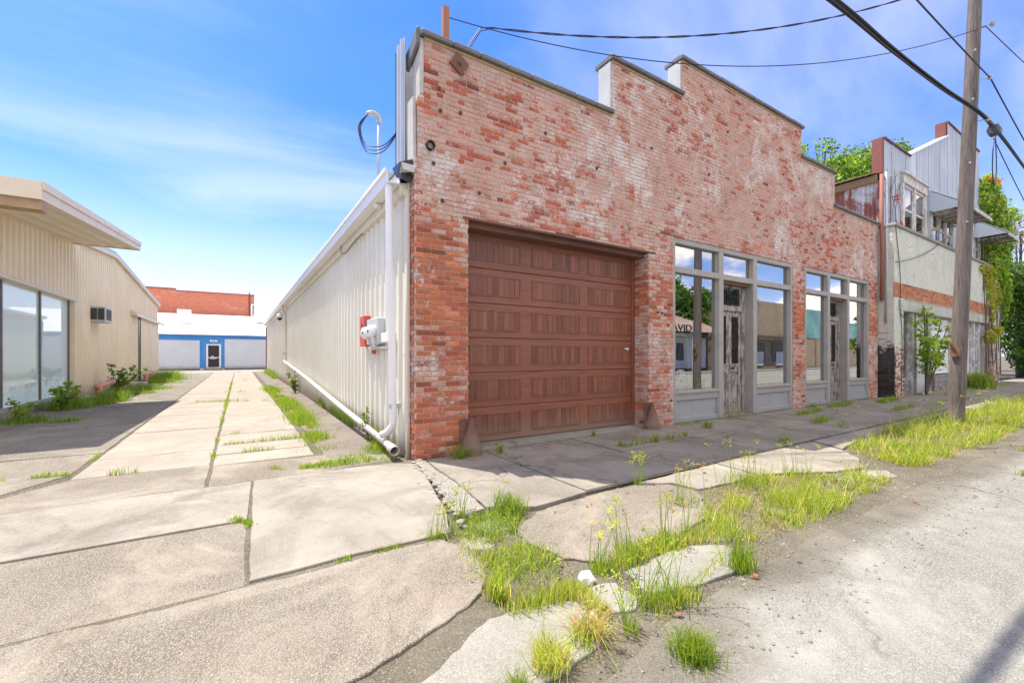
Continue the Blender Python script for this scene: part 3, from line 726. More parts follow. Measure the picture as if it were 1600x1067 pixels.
for b in nearb:
    key = round(b[1] - b[0], 2)
    lst = pool.setdefault(key, [])
    if len(lst) < 22:
        m = MB(); m.cur = brick_tint(); wdt = b[1] - b[0]
        brick_faces(m, -wdt/2, wdt/2, 0, -(b[3]-b[2])/2, (b[3]-b[2])/2)
        lst.append(m.mesh('brick', M['brick']))
    me = rnd.choice(lst)
    link('brick', me, wall, Vector(((b[0]+b[1])/2, PY, (b[2]+b[3])/2)) - ROOT[BB.name])
# brick returns: the garage jamb (facing left) and the free left corner
ret = MB()
for r in range(0, 48):
    zc = (r + .5) * CO
    ya, yb = 5.528, 5.83
    cut = ya + (0.20 if r % 2 else 0.10)
    for p, q in ((ya, cut - JT), (cut, yb)):
        ret.cur = brick_tint()
        ret.box(6.528 + rnd.uniform(-.003, .003), 6.56, p, q, zc - CO/2 + JT/2, zc + CO/2 - JT/2, 'r')
for r in range(-1, 57):
    zc = (r + .5) * CO
    if zc > 3.94: break
    cut = 5.528 + (0.06 if r % 2 else 0.11)
    for p, q in ((5.528, cut - JT), (cut, 5.655)):
        if rnd.random() < 0.05: continue
        ret.cur = brick_tint()
        ret.box(1.953 + rnd.uniform(-.004, .004), 1.98, p, q, zc - CO/2 + JT/2, zc + CO/2 - JT/2, 'r')
tag(ret.build('return_bricks', M['brick'], wall), kind='stuff')
m = MB(); m.box(6.54, 7.2, 5.80, 5.84, -.1, 3.33); m.box(1.966, 2.74, 5.80, 5.86, -.1, 3.33); m.build('jamb_core', M['mortar'], wall)
# yellowish mortar bed and dark coping tiles along the steps, grey flashing up their sides
for i, (a, b, zt) in enumerate(STEPS):
    a2 = max(a, 2.09); bedm = MB(); bedm.box(a2, b, PY - 0.012, 5.83, zt, zt + 0.035); bedm.build('mortar_bed', simple('ochre_mortar', (0.50, 0.34, 0.17), 0.95, var=0.4, scale=14, bump=0.5), BB)
    x = a2 - 0.05; end = b + (0.05 if i in (2, 3, 4) else 0.03)
    while x < end - 0.05:
        x2 = min(x + 0.44 + rnd.uniform(-.02, .02), end); dz = rnd.uniform(-.006, .006)
        m = MB(); m.prism([(5.425, zt + .035 + dz), (5.425, zt + .105 + dz), (5.50, zt + .135 + dz), (5.88, zt + .115 + dz), (5.88, zt + .035 + dz)], 'x', x + .004, x2 - .002)
        m.build('coping_tile', M['coping_dark'], BB, bevel=0.012); x = x2
for xs, z0, z1 in ((5.57, 5.72, 6.58), (7.51, 6.68, 7.29)):
    m = MB(); m.prism([(5.50, z0), (5.79, z0), (5.80, z0 + .3), (5.80, z1), (5.498, z1)], 'x', xs - .035, xs - .002); m.build('step_flashing', M['flashing_grey'], BB, bevel=.006)
for xs, z0, z1 in ((12.46, 6.62, 7.29), (14.40, 5.68, 6.54)):
    m = MB(); m.box(xs + .002, xs + .035, 5.50, 5.80, z0, z1); m.build('step_flashing', M['flashing_grey'], BB)
m = MB(); m.prism([(5.502, 4.88), (5.74, 4.80), (5.80, 5.4), (5.80, 5.62), (5.502, 5.62)], 'x', 2.03, 2.088); m.build('end_flashing', M['stucco'], BB)
m = MB(); m.prism([(5.53, 3.98), (5.76, 3.90), (5.80, 4.6), (5.80, 4.84), (5.56, 4.84)], 'x', 1.955, 1.998); m.build('end_flashing', M['stucco'], BB)
m = MB(); m.prism([(5.46, 5.50), (5.9, 5.34), (5.92, 5.60), (5.46, 5.74)], 'x', 1.975, 2.03); m.build('end_cap', M['coping_dark'], BB, bevel=.02)
# lintel of the garage opening
m = MB(); m.box(2.66, 6.72, 5.482, 5.83, 3.315, 3.345); m.build('lintel', M['rust_iron'], BB)
m = MB(); m.box(2.74, 6.53, 5.60, 5.95, 3.24, 3.312); m.build('lintel_board', M['rust_iron'], BB)
# garage door: six sections, three ribbed panels in each
gd = MB(); gd.box(2.62, 6.50, 5.90, 5.94, 0.05, 3.30); gdo = gd.build('garage_door', M['door_wood_rail'], BB)
SH = 0.535
for k in range(6):
    z0 = 0.055 + k * SH; s = MB(); c = rnd.uniform(.9, 1.08); s.cur = (c, c, c, 1)
    s.box(2.63, 6.49, 5.862, 5.90, z0 + .004, z0 + SH - .004)
    s.build('door_section', M['door_wood_rail'], gdo, bevel=.006)
    for pa, pb in ((2.84, 3.876), (4.105, 5.142), (5.348, 6.409)):
        p = MB(); za, zb = z0 + .115, z0 + .43
        c = 1.12; p.cur = (c, c, c, 1)
        for q in ((pa, pb, za, za + .014), (pa, pb, zb - .014, zb)): p.box(q[0], q[1], 5.846, 5.864, q[2], q[3])
        for q in ((pa, pa + .014), (pb - .014, pb)): p.box(q[0], q[1], 5.847, 5.864, za + .014, zb - .014)
        npl = 10; wv = (pb - pa - .036) / npl
        for i in range(npl):
            c = rnd.uniform(.70, 1.15); p.cur = (c, c * rnd.uniform(.94, 1.04), c, 1)
            p.box(pa + .018 + i * wv + .002, pa + .018 + (i + 1) * wv - .002, 5.853, 5.864, za + .018, zb - .018)
        p.build('door_panel', M['door_wood'], gdo)
m = MB(); m.box(2.62, 6.50, 5.855, 5.93, 0.0, 0.05); m.build('bottom_seal', M['galvanised'], gdo)
m = MB(); m.box(6.25, 6.36, 5.822, 5.834, 1.50, 1.525); m.tube([(6.29, 5.866, 1.512), (6.29, 5.83, 1.512)], .012, 8); m.box(6.31, 6.33, 5.824, 5.832, 1.475, 1.50); m.build('door_handle', M['white_metal'], gdo)
m = MB(); m.box(6.455, 6.535, 5.835, 5.93, 0.0, 3.24); m.build('door_jamb', M['door_wood'], BB)
m = MB(); m.box(2.74, 6.53, 5.50, 6.0, -.1, 0.028); m.build('threshold', M['concrete_gutter'], BB)
# rusty anchor plate, flue stub and old bolts in the brickwork
m = MB(); m.prism([(2.60 + .155 * math.cos(a), 5.45 + .155 * math.sin(a)) for a in [R(12 + 90*i) for i in range(4)]], 'y', 5.462, 5.482); m.lathe([(.028, 0), (.022, .03), (.008, .035)], (2.60, 5.462, 5.45), 8, (0, -1, 0)); m.build('anchor_plate', M['rust_iron'], BB)
m = MB(); n = 16
for k in range(n):
    a0, a1 = 2*math.pi*k/n, 2*math.pi*(k+1)/n
    for r0, y0, r1, y1 in ((.062, 5.52, .062, 5.44), (.062, 5.44, .052, 5.44), (.052, 5.44, .05, 5.56), (.05, 5.50, 0.0, 5.50)):
        P = lambda r, a, y: (2.17 + r*math.cos(a), y, 4.20 + r*math.sin(a))
        m.quad(P(r0, a0, y0), P(r0, a1, y0), P(r1, a1, y1), P(r1, a0, y1))
m.build('flue_stub', M['iron_black'], BB)
for x, z in ((2.30, 5.02), (2.32, 4.72), (2.62, 4.78), (2.22, 3.98), (2.35, 3.50), (2.92, 3.72), (3.35, 4.25), (4.1, 4.9), (5.2, 4.6), (6.9, 2.2), (6.78, 2.21), (7.08, 1.98), (7.17, 0.5), (12.2, 1.9), (12.1, 2.6), (8.4, 5.2), (10.3, 4.6), (13.4, 4.4), (15.2, 4.7), (11.5, 5.9), (9.1, 6.3), (6.6, 5.3)):
    m = MB(); m.lathe([(.028, 0), (.03, .012), (.014, .02), (.012, .045)], (x, PY + .004, z), 7, (0, -1, 0)); m.build('wall_bolt', M['rust_iron'], BB)

# ---------------------------------------------------------------- shop fronts
def scroll(cx, y, cz, r, turns, flip=1, n=14, start=0.0):
    return [(cx + flip * r * (1 - .8*i/n) * math.cos(start + turns*2*math.pi*i/n), y, cz + r * (1 - .8*i/n) * math.sin(start + turns*2*math.pi*i/n)) for i in range(n + 1)]
def shopfront(x0, a0, a1, b0, b1, x1, seedv):
    sf = MB()
    yf, yb = 5.505, 5.715
    F = [(x0, x0 + .085, 0.03, 3.735), (x1 - .085, x1, 0.03, 3.735), (a0, a1, 0.03, 3.735), (b0, b1, 0.03, 3.735)]
    for q in F: sf.box(q[0], q[1], yf, yb, q[2], q[3])
    for p, q in ((x0 + .085, a0), (a1, b0), (b1, x1 - .085)):
        sf.box(p, q, yf + .004, yb - .002, 3.625, 3.735)
        sf.box(p, q, yf + .004, yb - .002, 3.045, 3.165)
    for p, q in ((x0 + .085, a0), (b1, x1 - .085)):
        sf.box(p, q, yf - .012, yb - .002, 0.605, 0.665)
        sf.box(p, q, yf + .012, yb - .004, 0.475, 0.603)
    o = sf.build('shopfront_frame', M['frame_grey'], BB, bevel=.006)
    for p, q in ((x0 + .085, a0), (b1, x1 - .085)):
        k = MB(); k.box(p, q, yf + .045, yf + .07, 0.05, 0.474); k.build('kick_panel', M['kick_grey'], o)
        k = MB(); k.box(p, q, yf + .014, yf + .045, 0.03, 0.13)
        for u in ((p, p + .05), (q - .05, q)): k.box(u[0], u[1], yf + .016, yf + .045, 0.131, 0.474)
        k.build('kick_rail', M['kick_grey'], o, bevel=.005)
        g = MB(); g.quad((p, 5.598, .66), (q, 5.598, .66), (q, 5.598, 3.05), (p, 5.598, 3.05)); g.build('pane', M['store_glass'], o)
        for u in ((p, p + .03), (q - .03, q)):
            k = MB(); k.box(u[0] + .001, u[1] - .001, 5.576, 5.596, .67, 3.04); k.build('glazing_bead', M['frame_grey'], o)
    for p, q in ((x0 + .085, a0), (a1, b0), (b1, x1 - .085)):
        g = MB(); g.quad((p, 5.598, 3.16), (q, 5.598, 3.16), (q, 5.598, 3.63), (p, 5.598, 3.63)); g.build('pane', M['store_glass'], o)
        for u in ((p, p + .025), (q - .025, q)):
            k = MB(); k.box(u[0] + .001, u[1] - .001, 5.578, 5.596, 3.17, 3.62); k.build('glazing_bead', M['frame_grey'], o)
    # weathered pair of doors with iron grilles
    d = MB(); y0 = 5.73; X0, X1 = a1 + .01, b0 - .01
    d.box(X0, X0 + .07, 5.70, 5.80, 0.03, 2.98); d.box(X1 - .13, X1, 5.70, 5.80, 0.03, 2.98); d.box(X0 + .07, X1 - .13, 5.70, 5.80, 2.40, 2.485)
    do = d.build('double_door', M['old_wood'], BB, bevel=.006)
    k = MB(); k.box(a1, b0, 5.60, 5.82, 2.985, 3.044); k.build('door_head', M['raw_timber'], do)
    k = MB(); k.box(X0, X1, 5.62, 5.82, -0.02, 0.045); k.build('door_sill', M['old_wood'], do)
    L0, L1 = X0 + .072, X1 - .132; mid = (L0 + L1) / 2
    # overlight grille
    k = MB(); k.box(L0, L1, y0 - .01, y0 + .03, 2.487, 2.53); k.box(L0, L1, y0 - .01, y0 + .03, 2.935, 2.983); k.box(L0, L0 + .045, y0 - .008, y0 + .028, 2.53, 2.935); k.box(L1 - .045, L1, y0 - .008, y0 + .028, 2.53, 2.935); k.build('overlight_frame', M['old_wood'], do)
    k = MB(); yg = y0 - .005; zc = 2.732
    k.tube([(mid, yg, 2.51), (mid, yg, 2.96)], .016, 6); k.lathe([(.01, -.05), (.035, -.03), (.035, .03), (.01, .05)], (mid, yg, zc), 8)
    for f in (1, -1):
        hw = (L1 - L0) / 2 - .05
        for cxk, r in ((.30, .075), (.72, .085)):
            for zz_ in (zc + .10, zc - .10):
                k.tube(scroll(mid + f * hw * cxk, yg, zz_, r, 1.6, f if zz_ > zc else -f, 12, 1.2), .010, 4)
        for e in range(4): k.tube([(mid + f*(.05 + e*hw/4), yg + .01, 2.53), (mid + f*(.05 + e*hw/4), yg + .01, 2.935)], .006, 4)
        k.tube([(mid + f*.03, yg, zc), (mid + f*hw, yg, zc)], .008, 4)
    k.build('overlight_grille', M['iron_black'], do)
    g = MB(); g.quad((L0 + .04, y0 + .02, 2.53), (L1 - .04, y0 + .02, 2.53), (L1 - .04, y0 + .02, 2.94), (L0 + .04, y0 + .02, 2.94)); g.build('door_pane', M['dusty_glass'], do)
    for s_, (p, q) in enumerate(((L0, mid - .004), (mid + .004, L1))):
        st = .105; lf = MB(); c = rnd.uniform(.85, 1.1); lf.cur = (c, c, c, 1)
        lf.box(p, p + st, y0, y0 + .045, .05, 2.39); lf.box(q - st, q, y0, y0 + .045, .05, 2.39)
        for za, zb in ((.05, .20), (.30, .335), (1.00, 1.16), (2.28, 2.39)): lf.box(p + st, q - st, y0 + .003, y0 + .042, za, zb)
        lf.box(p + st, q - st, y0 + .022, y0 + .04, .2, .3); lf.box(p + st, q - st, y0 + .022, y0 + .04, .335, 1.0)
        lf.box(p + st + .04, q - st - .04, y0 + .012, y0 + .023, .38, .95)
        lf.box(p + .01, q - .01, y0 - .014, y0 + .001, 1.155, 1.19); lf.box(p + st - .02, q - st + .02, y0 - .012, y0 + .002, 1.0, 1.03)
        lf.build('door_leaf', M['old_wood'], do, bevel=.005)
        k = MB(); cxm = (p + q) / 2; hw = (q - p) / 2 - st
        for e in range(5):
            xx = cxm + hw * (-.85 + .425 * e); k.tube([(xx, yg, 1.17), (xx, yg, 2.28)], .0075, 4)
        for zz_ in (1.26, 1.36, 1.48, 1.95, 2.07, 2.18):
            for f in (1, -1): k.tube(scroll(cxm + f * hw * .45, yg - .008, zz_, hw * .42, 1.4, f, 10, .6), .008, 4)
        for zz_ in (1.20, 1.55, 1.72, 1.9, 2.24): k.tube([(cxm - hw, yg, zz_), (cxm + hw, yg, zz_)], .008, 4)
        k.build('door_grille', M['iron_black'], do)
        g = MB(); g.quad((p + st, y0 + .025, 1.16), (q - st, y0 + .025, 1.16), (q - st, y0 + .025, 2.28), (p + st, y0 + .025, 2.28)); g.build('door_pane', M['dusty_glass'], do)
    m = MB(); m.tube([(mid + .06, y0 - .002, 1.09), (mid + .06, y0 - .05, 1.09)], .012, 8); m.lathe([(.012, 0), (.03, .012), (.03, .03), (.012, .042)], (mid + .06, y0 - .045, 1.09), 10, (0, -1, 0)); m.build('door_knob', M['iron_black'], do)
shopfront(7.25, 8.82, 8.98, 10.18, 10.34, 12.015, 1)
shopfront(12.67, 14.02, 14.17, 15.32, 15.47, 16.87, 2)
m = MB(); m.box(7.24, 12.02, 5.49, 5.72, -.1, 0.028); m.box(12.66, 16.88, 5.49, 5.72, -.1, 0.028); m.build('shopfront_sill', M['concrete_walk'], BB)
# shell of the shop behind the glass
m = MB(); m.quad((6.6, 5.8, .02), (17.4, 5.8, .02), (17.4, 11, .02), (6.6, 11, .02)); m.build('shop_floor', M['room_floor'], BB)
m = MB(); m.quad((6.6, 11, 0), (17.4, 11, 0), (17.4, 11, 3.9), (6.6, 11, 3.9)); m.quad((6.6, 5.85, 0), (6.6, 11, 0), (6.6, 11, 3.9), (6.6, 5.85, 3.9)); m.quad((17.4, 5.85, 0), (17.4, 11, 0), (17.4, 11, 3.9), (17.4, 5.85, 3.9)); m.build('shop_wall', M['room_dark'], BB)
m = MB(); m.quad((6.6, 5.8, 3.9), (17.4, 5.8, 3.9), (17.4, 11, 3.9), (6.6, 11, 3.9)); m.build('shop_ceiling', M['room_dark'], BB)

# ---------------------------------------------------------------- metal side wall, roof, gutter
sw = MB(); sw.box(1.935, 1.95, 5.66, 39.6, -.1, 3.72); sw.box(17.50, 17.52, 5.8, 39.6, -.1, 3.8); sw.quad((1.95, 39.6, -.1), (17.5, 39.6, -.1), (17.5, 39.6, 4.8), (1.95, 39.6, 3.8))
side = sw.build('side_wall', M['cream_metal'], BB)
def rib_sheet(y0, n, pitch, x0, depth, z0, z1, flatw=.58):
    m = MB(); ys = []
    for k in range(n):
        b = y0 + k * pitch
        ys += [(b, 0), (b + pitch*flatw, 0), (b + pitch*(flatw + .12), 1), (b + pitch*(flatw + .30), 1)]
    ys.append((y0 + n * pitch, 0))
    for (ya, a), (yb, b) in zip(ys, ys[1:]):
        m.quad((x0 - depth*a, yb if False else ya, z0), (x0 - depth*a, ya, z1), (x0 - depth*b, yb, z1), (x0 - depth*b, yb, z0))
    return m
yy = 5.73
while yy < 39.5:
    rib_sheet(yy, 3, .305, 1.930 - (0.004 if int(yy * 10) % 2 else 0), .036, 0.0, 3.60).build('wall_panel', M['cream_metal'], side); yy += .915
m = MB(); yy = 5.82
while yy < 26:
    for zz_ in (.25, 1.40, 2.55, 3.45):
        m.box(1.918, 1.93, yy - .007, yy + .007, zz_ - .007, zz_ + .007)
    yy += .152
tag(m.build('wall_screws', M['grey_plastic'], side), kind='stuff')
m = MB(); m.box(1.905, 1.932, 5.655, 5.73, 0.0, 3.62); m.build('corner_trim', M['cream_trim'], BB)
m = MB(); m.prism([(1.932, 3.56), (1.85, 3.56), (1.835, 3.60), (1.835, 3.70), (1.932, 3.72)], 'y', 5.70, 39.7); m.build('eave_trim', M['cream_trim'], BB)
m = MB(); prof = [(1.83, 3.87), (1.83, 3.685), (1.665, 3.685), (1.65, 3.80), (1.625, 3.82), (1.625, 3.87), (1.638, 3.87), (1.638, 3.828), (1.664, 3.806), (1.678, 3.70), (1.815, 3.70), (1.815, 3.87)]
m.prism(prof, 'y', 5.70, 39.7); m.build('gutter', M['white_metal'], BB)
m = MB(); m.quad((1.72, 5.84, 3.875), (9.7, 5.84, 4.95), (9.7, 39.8, 4.95), (1.72, 39.8, 3.875)); m.quad((9.7, 5.84, 4.95), (17.6, 5.84, 3.9), (17.6, 39.8, 3.9), (9.7, 39.8, 4.95)); m.build('roof', M['galvanised'], BB)
def downspout(pts, w=.04):
    m = MB(); m.tube(smooth_path(pts, 3), w, 8); return m
o = downspout([(1.715, 5.80, 3.70), (1.72, 5.81, 3.3), (1.80, 5.93, 1.0), (1.825, 5.97, .52), (1.81, 5.99, .40), (1.76, 6.06, .31), (1.70, 6.13, .27)], .052).build('downspout', M['pvc_white'], BB, True)
m = MB(); m.box(1.76, 1.93, 5.915, 6.01, .66, .72); m.build('strap', M['galvanised'], o)
o = downspout([(1.72, 22.75, 3.69), (1.72, 22.75, 3.5), (1.82, 22.75, 3.2), (1.84, 22.75, 2.0), (1.84, 22.75, 1.14)], .06).build('downspout', M['cream_trim'], BB, True)
m = MB(); m.box(1.75, 1.93, 22.68, 22.82, 1.42, 1.5); m.build('strap', M['galvanised'], o)
m = MB(); m.tube([(1.80, 22.9, 1.10), (1.78, 15, .69), (1.765, 9.5, .35), (1.745, 5.98, .155)], .047, 12); m.build('drain_pipe', M['pvc_white'], BB, True)
m = MB(); n = 16; a = Vector((1.745, 6.0, .157)); d = (Vector((1.735, 5.58, .125)) - a).normalized(); u = d.orthogonal().normalized(); v = d.cross(u)
rings = [(.050, 0), (.050, .14), (.064, .19), (.066, .38), (.058, .38), (.056, .2), (.04, .14)]
vs = [a + d*h + (u*math.cos(2*math.pi*k/n) + v*math.sin(2*math.pi*k/n))*r for r, h in rings for k in range(n)]
m.add(vs, [(i*n+k, i*n+(k+1)%n, (i+1)*n+(k+1)%n, (i+1)*n+k) for i in range(len(rings)-1) for k in range(n)]); m.build('pipe_end', M['pvc_white'], BB, True)
# far end of the wall: rusty post and end board
m = MB(); m.box(1.82, 1.93, 39.6, 39.72, 0, 3.55); m.build('end_post', M['red_rust_pipe'], BB)
# tall galvanised sheet standing at the front corner, tar paper and bent tin below it
m = MB(); ys = [(5.80, 0), (5.86, 0), (5.88, 1), (5.92, 1), (5.94, 0), (6.0, 0), (6.02, 1), (6.06, 1), (6.08, 0), (6.22, 0)]
for (ya, a), (yb, b) in zip(ys, ys[1:]): m.quad((1.93 - .03*a, ya, 3.88), (1.93 - .03*a, ya, 5.78), (1.93 - .03*b, yb, 5.78), (1.93 - .03*b, yb, 3.88))
m.box(1.93, 1.95, 6.18, 6.22, 3.88, 5.78); m.build('corner_sheet', M['galvanised'], BB)
m = MB(); m.quad((1.935, 5.80, 3.88), (1.935, 6.22, 3.88), (1.935, 6.22, 5.77), (1.935, 5.80, 5.77)); m.quad((1.96, 6.22, 3.88), (2.3, 6.22, 3.88), (2.3, 6.22, 5.76), (1.96, 6.22, 5.76)); m.build('corner_sheet_back', M['galvanised'], BB)
m = MB(); m.add([(1.80, 5.62, 3.95), (1.80, 5.95, 3.98), (1.95, 5.95, 4.03), (1.96, 5.55, 4.0), (1.82, 5.60, 3.72), (1.93, 5.55, 3.66), (1.80, 5.78, 3.80)], [(0, 1, 2, 3), (0, 3, 5, 4), (0, 4, 6, 1)]); m.build('tar_paper', M['black_plastic'], BB)
m = MB(); m.add([(1.78, 5.50, 3.90), (1.95, 5.47, 3.88), (1.97, 5.58, 3.79), (1.80, 5.62, 3.80), (1.80, 5.47, 3.80), (1.94, 5.45, 3.78)], [(0, 1, 2, 3), (0, 4, 5, 1)]); m.build('bent_tin', M['flashing_grey'], BB)
# electric conduit mast with weatherhead over the eave, wires hanging from it
m = MB(); m.tube([(2.2, 8.1, 3.95), (2.2, 8.1, 5.70)], .030, 8); mast = m.build('conduit_mast', M['galvanised'], BB, True)
m = MB(); m.tube(smooth_path([(2.2, 8.1, 5.69), (2.19, 8.08, 5.80), (2.08, 8.07, 5.84), (1.98, 8.06, 5.78)], 4), [.045]*13, 8); m.build('weatherhead', M['flashing_grey'], mast, True)
m = MB()
for k in range(3): m.tube(smooth_path([(1.99, 8.06, 5.78), (1.86 - .02*k, 8.05, 5.5), (1.92, 7.9, 5.15 - .06*k), (2.1, 7.4, 4.98 - .05*k), (2.2, 6.7, 5.05)], 6), .009, 5)
m.build('mast_wire', M['cable_black'], mast)
m = MB(); m.tube(smooth_path([(1.83, 9.6, 3.92), (1.80, 9.5, 3.55), (1.80, 9.0, 3.42), (1.80, 8.2, 3.48), (1.86, 7.9, 3.55)], 5), .008, 5); m.build('loose_wire', M['cable_black'], BB)
m = MB(); m.lathe([(.032, 0), (.04, .03), (.04, .10), (.028, .10)], (1.835, 6.62, 3.66), 12, (-1, -.35, -.1)); m.build('eave_spout', M['white_plastic'], BB)
# rust-red post behind the parapet
m = MB(); m.box(2.70, 2.80, 6.26, 6.34, 4.0, 6.86); m.build('roof_post', M['red_rust_pipe'], BB)

# ---------------------------------------------------------------- things fixed or leaning there
def wheel_guard(x, y, label):
    t = thing('wheel_guard', (x, y, 0.0), label, 'wheel guard', 'iron wheel guards at the garage door')
    m = MB(); m.lathe([(.150, 0), (.152, .09), (.145, .115), (.03, .47), (.004, .53)], (x, y - .01, 0.0), 18); m.build('cone', M['rust_iron'], t)
    m = MB(); m.box(x - .13, x + .12, y + .055, y + .075, 0.02, .50); m.build('back_plate', M['rust_iron'], t)
wheel_guard(2.74, 5.395, 'rusty iron cone guard at the foot of the orange brick corner pier')
wheel_guard(6.50, 5.395, 'rusty iron cone guard at the foot of the white stained pier beside the shop window')
t = thing('meter_set', (1.88, 7.0, 1.5), 'two round electric meters with grey boxes and a red panel on the metal wall', 'electric meters')
m = MB(); m.box(1.79, 1.90, 7.48, 7.80, 1.54, 2.06); m.build('red_panel', M['red_paint'], t, bevel=.008)
m = MB(); m.box(1.81, 1.88, 7.468, 7.479, 1.80, 1.95); m.build('notice', M['label_blue'], t)
m = MB(); m.lathe([(.025, 0), (.025, .012)], (1.79, 7.64, 1.9), 10, (-1, 0, 0)); m.build('keyhole', M['black_plastic'], t)
m = MB(); m.box(1.785, 1.90, 6.62, 7.30, 1.56, 1.97); m.build('meter_box', M['grey_plastic'], t, bevel=.012)
m = MB(); m.box(1.80, 1.90, 6.16, 6.52, 1.58, 1.72); m.build('junction_box', M['white_plastic'], t, bevel=.01)
m = MB(); m.box(1.84, 1.90, 6.10, 7.44, 1.49, 1.525); m.build('mounting_rail', M['cream_trim'], t)
for yy, zz_ in ((7.14, 1.745), (6.80, 1.76)):
    m = MB(); m.lathe([(.098, 0), (.098, .07), (.085, .105), (.06, .115)], (1.783, yy, zz_), 20, (-1, -.25, 0)); mo = m.build('meter', M['white_plastic'], t, True)
    m = MB(); m.lathe([(.022, .112), (.022, .118)], (1.783, yy, zz_), 8, (-1, -.25, 0)); m.build('meter_dial', M['black_plastic'], mo)
m = MB(); m.box(1.80, 1.88, 6.86, 7.04, 1.53, 1.64); m.build('terminal_cover', M['white_plastic'], t)
m = MB(); m.tube([(1.83, 7.22, 1.60), (1.83, 7.22, 1.46), (1.83, 7.05, 1.44)], .016, 8); m.build('conduit', M['white_plastic'], t)
m = MB(); m.box(1.80, 1.86, 7.0, 7.07, 1.41, 1.475); m.build('red_tag', M['red_paint'], t)
t = thing('security_camera', (1.72, 24.4, 3.2), 'white dome security camera under the far part of the eave', 'camera')
m = MB(); m.box(1.70, 1.92, 24.3, 24.5, 3.42, 3.50); m.lathe([(.09, .2), (.13, .12), (.14, 0)], (1.72, 24.4, 3.24), 12); m.build('housing', M['white_plastic'], t)
m = MB(); m.lathe([(.03, -.14), (.10, -.08), (.125, 0)], (1.72, 24.4, 3.24), 12); m.build('dome', M['black_plastic'], t, True)
# things standing inside the shop window
m = MB(); m.tube([(7.78, 5.88, .06), (8.24, 6.02, 2.0)], .02, 6); tag(m.build('red_pole', M['red_paint']), 'thin red pole leaning inside the first shop window', 'pole')
t = thing('pipe_rack', (8.2, 6.1, .02), 'white bent pipe rack standing inside the first shop window', 'rack')
m = MB(); m.tube(smooth_path([(7.4, 6.0, 1.84), (8.1, 6.0, 1.84), (8.32, 6.0, 1.80), (8.40, 6.0, 1.60), (8.42, 6.0, 1.2), (8.42, 6.0, .02)], 4), .035, 8); m.build('bent_pipe', M['white_plastic'], t)
m = MB(); m.tube([(8.68, 6.12, .02), (8.68, 6.12, 2.15)], .02, 6); m.tube([(7.45, 6.12, .02), (7.45, 6.12, 2.3)], .02, 6); m.tube([(7.45, 6.12, 2.25), (8.68, 6.12, 2.1)], .02, 6); m.build('upright', M['white_plastic'], t)
# lettering on the glass of the first shop window
def text_mesh(body, size, mat, name, loc, parent=None, rot=(R(90), 0, 0), extrude=.002, sx=1.0):
    cu = bpy.data.curves.new(name, 'FONT'); cu.body = body; cu.size = size; cu.extrude = extrude; cu.align_x = 'LEFT'
    o = bpy.data.objects.new(name, cu); COL.objects.link(o)
    dg = bpy.context.evaluated_depsgraph_get(); me = bpy.data.meshes.new_from_object(o.evaluated_get(dg))
    bpy.data.objects.remove(o); me.materials.clear(); me.materials.append(mat)
    for v in me.vertices: v.co.x *= sx
    me.transform(Matrix.Rotation(rot[2], 4, 'Z') @ Matrix.Rotation(rot[0], 4, 'X'))
    ob = link(name, me, parent, Vector(loc) - (ROOT[root_of(parent).name] if parent else Vector((0, 0, 0))))
    return ob
text_mesh('AVID', .20, M['letter_black'], 'window_lettering', (7.34, 5.590, 1.88), BB, sx=1.45)
m = MB(); m.tube([(7.62 + .13*math.cos(a), 5.590, 1.03 + .055*math.sin(a)) for a in [i*2*math.pi/20 for i in range(21)]], .007, 4); m.tube([(7.62 + .04*math.cos(a), 5.590, 1.03 + .035*math.sin(a)) for a in [i*2*math.pi/12 for i in range(13)]], .007, 4)
m.tube([(7.48 + .03*i, 5.590, .88 + .03*math.sin(i*1.9) + .012*math.sin(i*.7)) for i in range(13)], .008, 4); m.build('window_emblem', M['white_plastic'], BB)

# ================================================================== BUILDING ALONG THE LEFT OF THE ALLEY
LX = -4.30
LB = thing('beige_building', (-9, 22, 0), 'long beige ribbed metal building with tall pale windows under a wide roof overhang', 'building')
def ridge(y): return 5.50 - abs(y - 23.4) * 0.0835
m = MB(); m.prism([(10.6, -.1), (34.6, -.1), (34.6, ridge(34.6) - .05), (23.4, ridge(23.4) - .05), (18.7, ridge(18.7) - .05), (18.7, 3.0), (10.6, 3.0)][:5] + [(10.6, ridge(10.6) - .05)], 'x', -16, LX - .95)
core = m.build('wall', M['beige_metal'], LB)
def rib_panel_y(y0, y1, zb, ztf, x, pitch=.305, depth=.035):
    m = MB(); ys = [(y0, 0)]
    k = 0
    while y0 + k * pitch < y1 - 1e-6:
        b = y0 + k * pitch
        for f, d in ((.50, 0), (.62, 1), (.84, 1), (.96, 0)):
            if b + f * pitch < y1 - .01: ys.append((b + f * pitch, d))
        k += 1
    ys.append((y1, 0))
    for (ya, a), (yb, b) in zip(ys, ys[1:]):
        m.quad((x + depth*a, ya, zb), (x + depth*b, yb, zb), (x + depth*b, yb, ztf(yb)), (x + depth*a, ya, ztf(ya)))
    return m
y = 18.62
while y < 34.55:
    y2 = min(y + .915, 34.6)
    rib_panel_y(y, y2, 0.06, lambda q: ridge(q) - .12, LX).build('wall_panel', M['beige_metal'], core); y = y2
y = 10.7
while y < 18.6:
    y2 = min(y + .915, 18.62)
    rib_panel_y(y, y2, 3.14, lambda q: min(ridge(q) - .12, 4.06 + .093*(q - 10.6) + .35), LX).build('wall_panel', M['beige_metal'], core); y = y2
m = MB(); m.box(LX - .95, LX - .03, 18.63, 34.6, -.1, 4.4); m.build('backing', M['beige_metal'], LB)
m = MB(); m.box(LX - .025, LX - .002, 18.62, 34.6, -.1, .06); m.box(LX - .32, LX + .05, 10.6, 18.6, -.1, .16); m.build('plinth', M['concrete_smooth'], LB)
